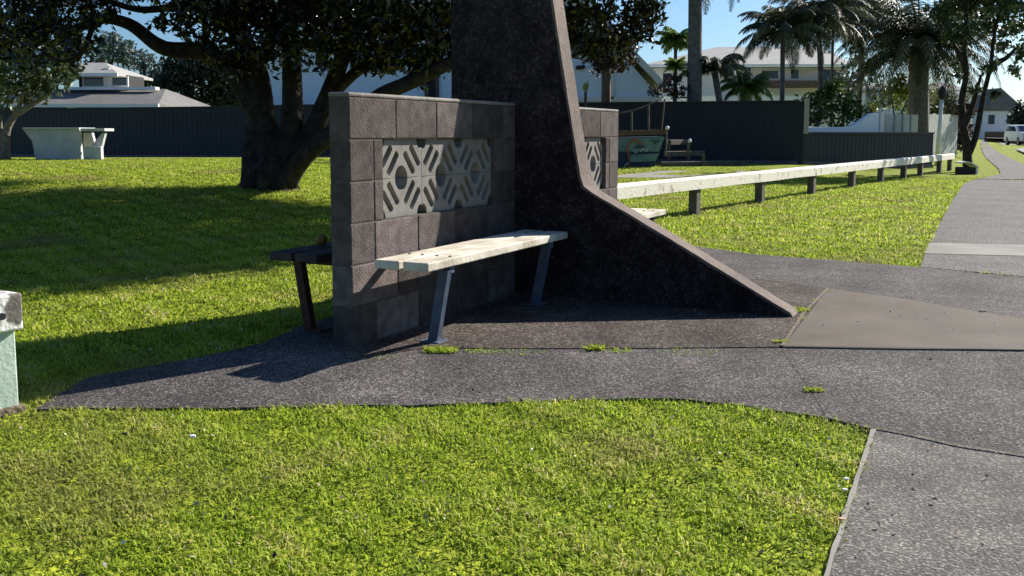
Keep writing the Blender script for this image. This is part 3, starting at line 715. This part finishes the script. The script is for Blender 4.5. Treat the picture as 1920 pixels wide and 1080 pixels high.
# ---------------------------------------------------------------- plants
def leafmesh(name, C, size, m, parent, aspect=.45, up=.25, var=None):
    n = len(C)
    d = rng.normal(size=(n, 3)); d[:, 2] += up; d /= np.linalg.norm(d, axis=1)[:, None]
    e = rng.normal(size=(n, 3)); s_ = np.cross(d, e); s_ /= np.linalg.norm(s_, axis=1)[:, None]
    nn = np.cross(d, s_); L = (size*(.6+.8*rng.random(n)))[:, None]
    V = np.stack([C, C+d*L*.5+s_*L*aspect*.5+nn*L*.08, C+d*L, C+d*L*.5-s_*L*aspect*.5+nn*L*.08], 1).reshape(-1, 3)
    F_ = np.arange(n*4).reshape(n, 4)
    r = rng.random(n) if var is None else np.clip(var+rng.normal(0, .18, n), 0, 1)
    return npmesh(name, V, F_, r, m, parent)
def blobs(cl, dens, sub=.28, hollow=.5):
    """leaf positions: each blob filled with small sub clumps, thicker towards its skin"""
    P_ = []; R_ = []
    for (x, y, z, r) in cl:
        k = max(3, int(dens*r*r)); u = rng.normal(size=(k, 3)); u /= np.linalg.norm(u, axis=1)[:, None]
        q = u*(hollow+(1-hollow)*rng.random(k))[:, None]*r; q[:, 2] *= .8
        per = 16; sc_ = sub*r*.45
        p = (q[:, None, :]+rng.normal(size=(k, per, 3))*sc_).reshape(-1, 3)+np.array([x, y, z]); P_.append(p)
        R_.append(np.repeat(rng.random(k)*.75+.05, per))
    return np.concatenate(P_), np.concatenate(R_)
def pathpx(pts, Y, n=4):
    """smooth branch line through (px, py[, dY]) points"""
    v = [at(p[0], p[1], Y+(p[2] if len(p) > 2 else 0)) for p in pts]; out = []
    for i in range(len(v)-1):
        p0, p1, p2, p3 = v[max(i-1, 0)], v[i], v[i+1], v[min(i+2, len(v)-1)]
        for k in range(n):
            t = k/n
            out.append(.5*((2*p1)+(p2-p0)*t+(2*p0-5*p1+4*p2-p3)*t*t+(3*p1-p0-3*p2+p3)*t**3))
    out.append(v[-1]); return out
def taper(a, b, n): return [a+(b-a)*i/(n-1) for i in range(n)]

# the big spreading tree
TG = G(505, 352); TY = TG.y
root = thing('pohutukawa_tree', TG, 'huge spreading dark tree with several thick trunks on the left lawn', 'tree')
limbs = [([(478, 356), (478, 320), (482, 270), (490, 200), (480, 130), (450, 60), (430, -20), (420, -150)], .33, .12),
         ([(520, 356), (515, 300), (500, 240), (470, 190), (440, 140), (390, 100), (330, 95), (290, 80), (240, 45), (190, 35), (120, 60), (60, 40)], .30, .05),
         ([(520, 354), (530, 300), (548, 240), (548, 170), (545, 100), (540, 30), (530, -80)], .28, .12),
         ([(518, 352), (540, 305), (585, 250), (615, 180), (645, 100), (690, 20), (740, -80)], .26, .10),
         ([(532, 350), (572, 292, -.3), (640, 240, -.5), (700, 190, -.8), (760, 158, -1), (830, 125, -1), (900, 90, -.8), (1000, 50), (1120, 20, .5)], .22, .06),
         ([(440, 60), (380, 20), (320, 15), (260, 18), (200, 0), (120, -30)], .10, .04),
         ([(175, 45), (165, 75), (150, 100), (120, 115), (80, 100)], .06, .03),
         ([(600, 210), (660, 140), (740, 90), (840, 40), (940, -30)], .13, .06),
         ([(480, 130), (520, 60), (590, 0), (650, -60)], .14, .07)]
tb2 = MB()
for pts, r0, r1 in limbs:
    p = pathpx(pts, TY); rr_ = taper(r0*.75, r1*.9, len(p)); rr_[0] *= 1.3; rr_[1] *= 1.12
    p[0] = Vector((p[0].x, p[0].y, TG.z-.1 if pts[0][1] > 300 else p[0].z))
    tb2.tube(p, rr_, 12, wob=.07)
# root flare
for a in np.linspace(0, 2*math.pi, 9)[:-1]:
    d = Vector((math.cos(a), math.sin(a), 0)); tb2.tube([TG+d*.47+ZV*-.08, TG+d*.33+ZV*.08, TG+d*.15+ZV*.5], [.05, .11, .16], 8)
tb2.tube([TG-ZV*.1, TG+ZV*.4, TG+ZV*.9], [.36, .30, .22], 14, wob=.06)
tb2.build('trunk', M['bark'], root, smooth=True)
cl = []
def C_(px, py, r, dY=0): v = at(px, py, TY+dY); cl.append((v.x, v.y, v.z, r))
vis = [(20, 10, .55), (70, 30, .5), (30, 70, .5, 1), (110, 20, .45), (160, -5, .45), (100, 70, .35), (180, 30, .3), (215, -25, .4), (130, 105, .22), (160, 75, .22),
       (350, -10, .4), (400, 20, .5), (450, 30, .55), (420, 75, .4), (370, 60, .3), (500, 10, .6), (560, 20, .6), (530, 60, .45), (600, 50, .5), (640, 10, .6), (590, 95, .35),
       (700, 20, .6), (690, 80, .45), (740, 60, .55), (790, 10, .55), (800, 80, .5), (840, 40, .5), (730, 118, .32), (780, 118, .35), (840, 105, .38), (700, 110, .25), (325, 40, .25), (300, -20, .3),
       (440, 115, .3), (480, 85, .4), (640, 70, .35), (875, 60, .5), (930, 20, .6), (1000, -10, .6)]
for v in vis: C_(v[0], v[1], v[2]*1.15, (v[3] if len(v) > 3 else random.uniform(-1.6, 1.6)))
for v in [(1060, 30, .42), (1075, 80, .32), (1110, 20, .5), (1150, 50, .5), (1190, 20, .48), (1215, 45, .32), (1130, 85, .36), (1170, 85, .3), (1225, 10, .3), (1200, 70, .25), (1090, 55, .4)]: C_(v[0], v[1], v[2], random.uniform(.2, 1.5))
# upper crown above the frame, which throws the shade on the lawn
for _ in range(270):
    a = random.random()*2*math.pi; q = math.sqrt(random.random()); x = TG.x+1.9+q*6.6*math.cos(a); y = TG.y+.1+q*4.2*math.sin(a)
    zt = 3.6+3.4*math.sqrt(max(0, 1-q*q))*random.random()+.1
    cl.append((x, y, zt+.4, random.uniform(.6, 1.0)))
P_, Rv = blobs(cl, 105, .36, .35)
leafmesh('crown', P_, .125, M['leafbig'], root, .42, .3, Rv*.6+.15)

# brown headed tree before the white gable
g = at(1137, 190, 31); root = thing('round_headed_tree', Vector((g.x, 31, h(g.x, 31))), 'tree with straight brown trunk and rusty brown skirt before the white gable', 'tree')
MB().tube([Vector((g.x, 31, 0)), at(1137, 150, 31), at(1136, 100, 31), at(1130, 30, 31)], [.17, .15, .15, .1], 10, wob=.05).build('trunk', M['brown'], root, smooth=True)
cl = [(*at(px, py, 31+random.uniform(-.4, .4)), r) for px, py, r in ((1115, 105, .5), (1145, 105, .6), (1170, 100, .5), (1100, 85, .5), (1180, 80, .45), (1075, 75, .45), (1130, 70, .7), (1160, 125, .3), (1120, 130, .28))]
P_, Rv = blobs(cl, 110, .4, .2); leafmesh('crown', P_, .16, M['leafbrown'], root, .35, 0)

def tree(px, base, Y, trunkpts, r0, clus, m, leaf, label, bark='bark', dens=60, name='tree', cat='tree', group=None, spread=.6, up=.25, hollow=.3):
    g = at(px, base, Y); g.z = h(g.x, Y); root = thing(name, g, label, cat, group)
    b = MB()
    for pts in trunkpts:
        p = pathpx(pts, Y); p[0] = Vector((p[0].x, p[0].y, min(p[0].z, g.z if pts is trunkpts[0] else 99))); b.tube(p, taper(r0 if pts is trunkpts[0] else r0*.65, r0*.25, len(p)), 8, wob=.05)
    if trunkpts: b.build('trunk' if r0 > .06 else 'stem', M[bark], root, smooth=True)
    cl = [(*at(c[0], c[1], Y+random.uniform(-spread, spread)), c[2]) for c in clus]
    P_, Rv = blobs(cl, dens, .4, hollow); leafmesh('crown', P_, leaf, M[m], root, .45, up, Rv)
    return root
# left small tree
tree(10, 292, 23, [[(10, 300), (9, 270), (14, 240), (28, 215), (38, 195), (45, 160)], [(5, 290), (0, 240), (2, 215)], [(28, 215), (70, 190), (100, 170)]], .13,
     [(20, 90, .6), (60, 105, .6), (100, 115, .5), (30, 140, .6), (75, 150, .55), (115, 150, .42), (10, 175, .4), (60, 178, .35), (135, 130, .3), (100, 85, .4), (-40, 120, .8), (-60, 60, .8)],
     'leafgrey', .17, 'small pale barked tree with grey green leaves at far left by the table', 'bark2', 80)
# dark trees behind the left fence
tree(380, 215, 54, [[(380, 230), (378, 170), (375, 120)]], .16, [(330, 150, 1.2), (370, 130, 1.3), (420, 140, 1.3), (350, 185, 1.1), (400, 180, 1.2), (440, 170, 1.2), (330, 118, .7), (312, 160, .7), (470, 175, 1.1), (390, 110, .9), (440, 190, 1.2)],
     'leafdark', .26, 'dense near black bushy tree behind the left fence', dens=55)
tree(190, 170, 58, [[(200, 200), (205, 140), (215, 100)]], .2, [(180, 110, 1.1), (215, 95, 1.1), (150, 85, .9), (240, 110, .9), (200, 75, .7), (170, 135, .8)],
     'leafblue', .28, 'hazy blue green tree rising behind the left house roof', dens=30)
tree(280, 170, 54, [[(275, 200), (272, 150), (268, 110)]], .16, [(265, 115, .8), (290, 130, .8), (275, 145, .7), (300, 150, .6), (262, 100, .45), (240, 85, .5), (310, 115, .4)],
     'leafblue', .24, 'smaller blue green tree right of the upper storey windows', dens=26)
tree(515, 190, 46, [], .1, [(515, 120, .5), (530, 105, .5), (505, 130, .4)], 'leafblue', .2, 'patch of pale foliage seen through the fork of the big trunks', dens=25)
# palms
def palm(px, base, Y, top, r0, r1, nf, L, m, label, droop=1.0, name='palm_tree', bark='palmbark', dead=0, lean=0, leaf=.45, el0=-.2, el1=1.2, nl=34, curve=None, lw=.05):
    g = at(px, base, Y); g.z = h(g.x, Y); root = thing(name, g, label, 'palm')
    tp = at(*top, Y); p = [g-ZV*.1+(tp-g)*0] + [g+(tp-g)*t+Vector((lean*math.sin(t*3.1), 0, 0)) for t in (.15, .3, .45, .6, .75, .9, 1)]
    if curve: p = pathpx(curve, Y)
    tp = p[-1]
    MB().tube(p, taper(r0, r1, len(p)), 12, wob=.04).build('trunk', M[bark], root, smooth=True)
    V = []; Fv = []; rv = []; gr = (1+5**.5)/2
    for i in range(nf):
        az = 2*math.pi*i/gr+random.uniform(-.2, .2); el = el1+(el0-el1)*(i+.5)/nf+random.uniform(-.1, .1)
        ln = L*random.uniform(.8, 1.1); d = Vector((math.cos(az), math.sin(az), 0)); pos = Vector(tp); seg = 14; a = el
        pr = [pos.copy()]; dirs = []
        for k in range(seg):
            v = d*math.cos(a)+ZV*math.sin(a); pos = pos+v*(ln/seg); pr.append(pos.copy()); dirs.append(v); a -= droop*(1.5/seg)*(.4+1.2*k/seg)
        dirs.append(dirs[-1]); sd = d.cross(ZV).normalized(); base_r = random.random()*.7+.15
        for k in range(seg):   # rachis
            w0 = .03*(1-k/seg)+.008; b0 = len(V); n2 = sd*w0
            V += [pr[k]-n2, pr[k]+n2, pr[k+1]+n2*.9, pr[k+1]-n2*.9]; Fv.append((b0, b0+1, b0+2, b0+3)); rv.append(base_r)
        for k in range(nl):
            t = .12+.88*k/nl; f_ = t*seg; i0 = min(int(f_), seg-1); q = pr[i0]+(pr[i0+1]-pr[i0])*(f_-i0); v = dirs[i0]
            ll = leaf*math.sin(math.pi*min(1, .15+.85*t)**.8)*random.uniform(.8, 1.15)+.08
            for sg in (-1, 1):
                o_ = (sd*sg*.85+v*.55-ZV*(.25+.35*random.random()*droop)).normalized(); wv = v*lw*.5; b0 = len(V)
                m1 = q+o_*ll*.5; e1 = q+o_*ll-ZV*ll*.22*droop
                V += [q-wv*.6, q+wv*.6, m1+wv, e1, m1-wv]; Fv.append((b0, b0+1, b0+2, b0+4)); Fv.append((b0+4, b0+2, b0+3, b0+3)); rv += [min(1, max(0, base_r+random.uniform(-.2, .2)))]*2
    Va = np.array([tuple(v) for v in V]); me = bpy.data.meshes.new('crown')
    me.from_pydata(Va.tolist(), [], [tuple(dict.fromkeys(f)) for f in Fv])
    a_ = me.attributes.new('rnd', 'FLOAT', 'FACE'); a_.data.foreach_set('value', rv); put('crown', me, M[m], root)
    return root
palm(1303, 200, 29.5, (1304, -75), .24, .20, 26, 2.6, 'frond', 'tall palm trunk rising out of frame behind the tall dark fence', 1.3)
palm(1265, 190, 34, (1267, 75), .07, .06, 22, .75, 'frondbright', 'slim small palm with bright green head left of the tall palm trunk', 1.0, leaf=.32, nl=16, lw=.07)
palm(1268, 190, 31, (1267, 125), .05, .05, 18, .45, 'frondbright', 'short yellow green spiky palm below the slim one', .6, leaf=.14, nl=10, lw=.06)
palm(1468, 195, 33, (1468, 58), .09, .08, 34, 2.0, 'frond', 'dark feathery palm left of the pair above the tall fence end', 1.2, leaf=.4)
palm(1525, 195, 34, (1530, 35), .11, .09, 42, 2.6, 'frond', 'tallest leaning dark palm over the cream house', 1.2, lean=.25, leaf=.5)
palm(1560, 195, 37, (1562, 50), .06, .05, 30, 2.2, 'frond', 'thin stemmed palm just right of the tallest leaning one', 1.3, leaf=.45)
palm(1370, 190, 30, (1340, 135), .1, .1, 14, 1.5, 'frond', 'low arching dark palm in front of the cream house', 1.5, el0=.3, leaf=.3)
palm(1610, 195, 40, (1620, 20), .12, .1, 36, 2.6, 'frond', 'shadowy palm filling the gap left of the massive date palm', 1.2, leaf=.5)
palm(1395, 190, 31, (1400, 165), .1, .1, 20, 1.1, 'frondbright', 'low rounded green cycad palm behind the tall fence', 1.3, el0=0, leaf=.25)
palm(1725, 275, 35.5, (1722, 85), .38, .34, 80, 3.9, 'frond', 'massive date palm with thick grey trunk at the garden corner', 1.25, leaf=.55, el0=-.35, nl=44)
# garden shrubs and trees, right
tree(1550, 235, 31.5, [], .1, [(1520, 195, .5), (1550, 185, .55), (1585, 195, .5), (1535, 220, .45), (1575, 220, .5), (1610, 215, .4), (1560, 165, .4), (1515, 225, .35)], 'leafgreen', .16, 'dark green rounded shrub behind the white garden wall', dens=70, name='garden_shrub', cat='shrub')
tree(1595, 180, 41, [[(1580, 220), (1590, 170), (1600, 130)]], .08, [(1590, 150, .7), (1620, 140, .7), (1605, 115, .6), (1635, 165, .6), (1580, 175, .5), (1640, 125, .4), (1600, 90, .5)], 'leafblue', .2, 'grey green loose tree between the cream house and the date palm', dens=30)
tree(1650, 215, 38, [], .1, [(1640, 205, .35), (1660, 190, .5), (1690, 185, .5), (1672, 170, .4), (1650, 225, .3), (1700, 205, .4)], 'leafyellow', .14, 'yellow green shrub left of the date palm trunk', dens=60, name='garden_shrub', cat='shrub')
tree(1690, 250, 36.5, [[(1680, 260), (1676, 215), (1672, 180)], [(1676, 250), (1690, 215), (1700, 190)]], .05, [(1672, 165, .35), (1700, 175, .35), (1690, 150, .35)], 'leafyellow', .22, 'slim two stemmed young tree at the foot of the date palm', dens=50, name='young_tree')
tree(1795, 280, 42, [], .1, [(1785, 235, .6), (1800, 250, .6), (1790, 200, .7), (1805, 215, .6), (1778, 215, .5), (1795, 275, .5)], 'leafbrown', .2, 'dark reddish brown shrub at the end of the paling fence', dens=60, name='garden_shrub', cat='shrub')
tree(1758, 230, 46, [], .1, [(1750, 200, .6), (1760, 215, .6), (1745, 180, .5)], 'leafgreen', .2, 'olive bush between the date palm and the white pole', dens=50, name='garden_shrub', cat='shrub')
tg = G(1816, 322)
tree(1816, 320, tg.y, [[(1816, 323), (1814, 300), (1812, 270), (1806, 230), (1803, 190), (1812, 140), (1808, 90), (1812, 30), (1805, -60)], [(1816, 290), (1828, 260), (1838, 215), (1846, 170), (1858, 120), (1865, 60), (1880, 0)], [(1808, 235), (1818, 215), (1830, 175), (1840, 140)], [(1812, 130), (1795, 95), (1780, 70)], [(1858, 120), (1885, 110), (1905, 90)]], .15,
     [(1800, 10, .6), (1840, 0, .6), (1880, 10, .6), (1915, 20, .7), (1790, 60, .4), (1860, 50, .4), (1900, 60, .4), (1770, 20, .5), (1815, 60, .35), (1875, 85, .28), (1915, 100, .35), (1800, 120, .25), (1862, 130, .28), (1905, 130, .25), (1850, -50, .9), (1920, -50, .9), (1780, -40, .8), (1795, 140, .18), (1830, 170, .14), (1862, 175, .12)],
     'leafgrey', .17, 'thin dark tree forking low beside the footpath at right', dens=95, name='street_tree', spread=.9)
tree(1915, 245, 90, [[(1915, 250), (1915, 225)]], .15, [(1915, 225, 1.2), (1912, 205, .8), (1925, 235, 1.4), (1935, 215, 1.6)], 'leafdark', .35, 'far dark tree at the right edge behind the parked car', dens=25)
b = MB(); a = at(1848, 250, 98); c = at(1905, 250, 98)
tag(MB().box((a.x, 98, h(a.x, 98)), (c.x-a.x, 0, 0), (0, .2, 0), (0, 0, .85)).build('garden_fence', M['brown']), 'low brown fence in front of the far white house', 'fence')
# backdrop foliage far along the road and behind the gardens
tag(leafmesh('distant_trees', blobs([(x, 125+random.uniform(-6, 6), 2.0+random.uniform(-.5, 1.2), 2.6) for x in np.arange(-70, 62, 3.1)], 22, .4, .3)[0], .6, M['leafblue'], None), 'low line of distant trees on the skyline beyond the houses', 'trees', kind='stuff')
# cane with green leaves above the right block wall
p = at(1098, 200, 12); root = thing('garden_cane', Vector((p.x, 12, 0)), 'thin dark stake topped with green leaves above the right block wall', 'plant')
MB().tube([Vector((p.x, 12, 0)), at(1098, 172, 12)], .018, 8).build('stake', M['dark'], root)
b = MB()
for k in range(7):
    q = at(1098, 174, 12); d = Vector((random.uniform(-.4, .3), random.uniform(-.3, .3), 1)).normalized(); L = random.uniform(.08, .17); s_ = d.cross(Vector((0, 1, 0)))*.012
    b.add([q-s_, q+d*L*.5-s_*1.6, q+d*L, q+d*L*.5+s_*1.6], [(0, 1, 2, 3)])
b.build('leaves', M['leafyellow'], root)
# red leaved shrub near the ship, behind the fence
tree(1240, 185, 29.5, [], .1, [(1228, 172, .3), (1250, 165, .35), (1275, 168, .35), (1262, 150, .25)], 'leafbrown', .13, 'rusty red shrub showing over the fence above the play ship', dens=80, name='garden_shrub', cat='shrub')

# ---------------------------------------------------------------- utility box at the tree foot
g = G(1813, 327, 0); root = thing('utility_box', g, 'squat dark box with curved white lid at the foot of the thin tree', 'box')
MB().box(g+Vector((-.18, 0, -.02)), (.42, 0, 0), (0, .35, 0), (0, 0, .22)).build('body', M['dark'], root, .02)
pp = [Vector((g.x-.16+.46*t, g.y-.03, .2+.16*math.sin(math.pi*(.35+.62*t)))) for t in np.linspace(0, 1, 9)]
MB().prism(pp+[v-ZV*.035 for v in pp[::-1]], (0, .42, 0)).build('lid', M['white'], root)
MB().box(g+Vector((.24, -.02, -.02)), (.06, 0, 0), (0, .1, 0), (0, 0, .2)).build('upright', M['white'], root, .01)

# ---------------------------------------------------------------- cars
def car(px, base, Y, paint, label, rot=0.0, cat='car', name='parked_car'):
    g = at(px, base, Y); g.z = h(g.x, Y)+.03; root = thing(name, g, label, cat)
    L, Wd = 4.4, 1.75
    def v(x, y, z): return Vector((g.x+x*math.cos(rot)-y*math.sin(rot), g.y+x*math.sin(rot)+y*math.cos(rot), g.z+z))
    prof = [(0, .3), (0, .75), (.1, .95), (1.0, 1.02), (1.65, 1.5), (3.5, 1.55), (4.2, 1.05), (4.35, .9), (4.4, .32)]
    b = MB(); b.prism([v(-Wd/2, y, z) for y, z in prof], v(Wd, 0, 0)-v(0, 0, 0)); b.build('body', M[paint], root, .09)
    b = MB(); b.prism([v(-Wd/2+.16, y, z) for y, z in ((1.0, 1.05), (1.62, 1.46), (1.60, 1.48), (.96, 1.06))], v(Wd-.32, 0, 0)-v(0, 0, 0)); b.build('windscreen', M['glass'], root)
    for sx in (-Wd/2-.012, Wd/2-.012):
        b = MB(); b.prism([v(sx, y, z) for y, z in ((1.35, 1.06), (1.75, 1.42), (3.4, 1.45), (3.95, 1.08))], v(.024, 0, 0)-v(0, 0, 0)); b.build('side_window', M['glass'], root)
    for sx in (-Wd/2-.02, Wd/2-.16):
        for y in (.85, 3.5):
            t = MB().tube([v(sx, y, .32), v(sx+.18, y, .32)], .32, 18).build('wheel', M['rubber'], root)
            MB().tube([v(sx-.01, y, .32), v(sx+.19, y, .32)], .19, 14).build('rim', M['hubcap'], t)
    for sx in (-.72, .42):
        MB().box(v(sx, -.02, .66), v(.3, 0, 0)-v(0, 0, 0), v(0, .06, 0)-v(0, 0, 0), ZV*.14).build('headlight', M['white'], root, .02)
    MB().box(v(-.4, -.03, .42), v(.8, 0, 0)-v(0, 0, 0), v(0, .05, 0)-v(0, 0, 0), ZV*.2).build('grille', M['dark'], root)
    return root
car(1940, 270, 68, 'carpaint', 'silver car parked on the road at the right edge', R(-12))

# ---------------------------------------------------------------- small things on the ground
def weed(px, py, r, n, label, m='blade', hh=.05):
    g = G(px, py, .012); b = MB()
    for k in range(n):
        a = random.random()*6.28; q = r*math.sqrt(random.random()); o_ = g+Vector((q*math.cos(a), q*.6*math.sin(a), 0)); a2 = random.random()*6.28
        d = Vector((math.cos(a2), math.sin(a2), random.uniform(.3, 1.3))).normalized(); L = hh*random.uniform(.5, 1.1); s_ = Vector((-math.sin(a2), math.cos(a2), 0))*.0025
        b.add([o_-s_, o_+s_, o_+d*L*.6+s_, o_+d*L-ZV*.004, o_+d*L*.6-s_], [(0, 1, 2, 3, 4)], random.uniform(.3, .8))
    tag(b.build('weed_tuft', M[m]), label, 'weed', 'weeds in the paving joints')
weed(826, 658, .085, 260, 'bright green weed tuft at the foot of the near bench leg', hh=.04)
weed(905, 658, .10, 90, 'thin line of yellow weeds in the joint right of the bench leg', hh=.018)
weed(1118, 655, .05, 110, 'small spiky weed tuft midway along the apron joint', hh=.045)
weed(1160, 658, .08, 70, 'flat sparse weeds just right of the spiky tuft', hh=.02)
weed(700, 669, .12, 60, 'sparse weeds at the left end of the apron joint', hh=.014)
weed(985, 659, .13, 70, 'faint line of weeds between the bench leg and the spiky tuft', hh=.012)
weed(1290, 658, .16, 80, 'faint weeds in the joint right of the spiky tuft', hh=.012)
weed(1510, 598, .04, 60, 'small weeds in the diagonal joint beside the tower foot', hh=.016)
weed(1535, 563, .04, 50, 'small weeds high in the diagonal joint of the pale slab', hh=.016)
weed(1466, 642, .04, 120, 'green weed tuft at the corner joint left of the pale slab', hh=.03)
weed(1490, 583, .09, 300, 'yellow green weeds around the tip of the tower foot', hh=.04)
weed(1525, 732, .045, 120, 'lone yellow green weed on the open asphalt', hh=.025)
weed(1550, 548, .03, 50, 'tiny weed at the far corner of the pale slab', hh=.02)
def bit(px, py, sz, m, name, label, cat, z=.03, flat=.5):
    g = G(px, py, 0)+ZV*z; b = MB(); n = 7
    vs = [g+Vector((sz*random.uniform(.7, 1.1)*math.cos(a), sz*.6*random.uniform(.7, 1.1)*math.sin(a), 0)) for a in np.linspace(0, 6.28, n+1)[:-1]]
    b.prism(vs, (0, 0, sz*flat)); tag(b.build(name, m, bevel=sz*.12), label, cat)
bit(362, 834, .016, M['white'], 'paper_scrap', 'white scrap lying on the near grass', 'litter', .028)
bit(235, 829, .014, M['dark'], 'dropping', 'small black lump on the near grass left of the white scrap', 'litter', .028)
bit(1586, 908, .011, M['white'], 'shell', 'white shell on the path edge, upper of two', 'shell', .016)
bit(1584, 929, .011, M['white'], 'shell', 'white shell on the path edge, lower of two', 'shell', .016)
bit(1578, 983, .014, mat('pinkleaf', (.55, .32, .22), None, .8, 5), 'leaf', 'pale pink fallen leaf on the path edge', 'leaf', .016, .2)
bit(1422, 523, .012, M['white'], 'pebble', 'white pebble behind the tower foot slope', 'pebble', .016)
bit(1609, 609, .012, M['dark'], 'pebble', 'small dark spot of gum on the pale slab', 'pebble', .018, .15)
bit(1842, 590, .03, M['dirt'], 'leaf', 'dry brown leaf in the joint above the pale slab', 'leaf', .02, .2)
# scattered dead leaves and clover specks in the near grass: nobody could count them
nL = 2600; yy = np.sqrt(rng.random(nL)*(9**2-2.1**2)+2.1**2); xx = rng.uniform(-.6, .6, nL)*yy
kp = np.ones(nL, bool)
for p in PAVED: kp &= ~inpoly(xx, yy, p)
tag(leafmesh('leaf_litter', np.stack([xx[kp], yy[kp], .022+H(xx[kp], yy[kp])], -1), .016, rampmat('litter', [(0, (.03, .02, .015)), (.4, (.15, .09, .05)), (.8, (.45, .38, .26)), (1, (.7, .68, .6))], .8), None, .6, 0), 'scattered dead leaves and pale specks in the lawn', 'leaf litter', kind='stuff')
nP = 260; px_ = rng.uniform(560, 1900, nP); py_ = rng.uniform(560, 1060, nP); pts = np.array([tuple(G(a, c, 0))[:2] for a, c in zip(px_, py_)])
kp = inpoly(pts[:, 0], pts[:, 1], PAVED[0]) | inpoly(pts[:, 0], pts[:, 1], PAVED[1])
tag(leafmesh('leaf_litter', np.stack([pts[kp][:, 0], pts[kp][:, 1], np.full(kp.sum(), .027)], -1), .014, bpy.data.materials['litter'], None, .5, -.2), 'grit and small dead leaves scattered on the paving', 'leaf litter', kind='stuff')
adopt()
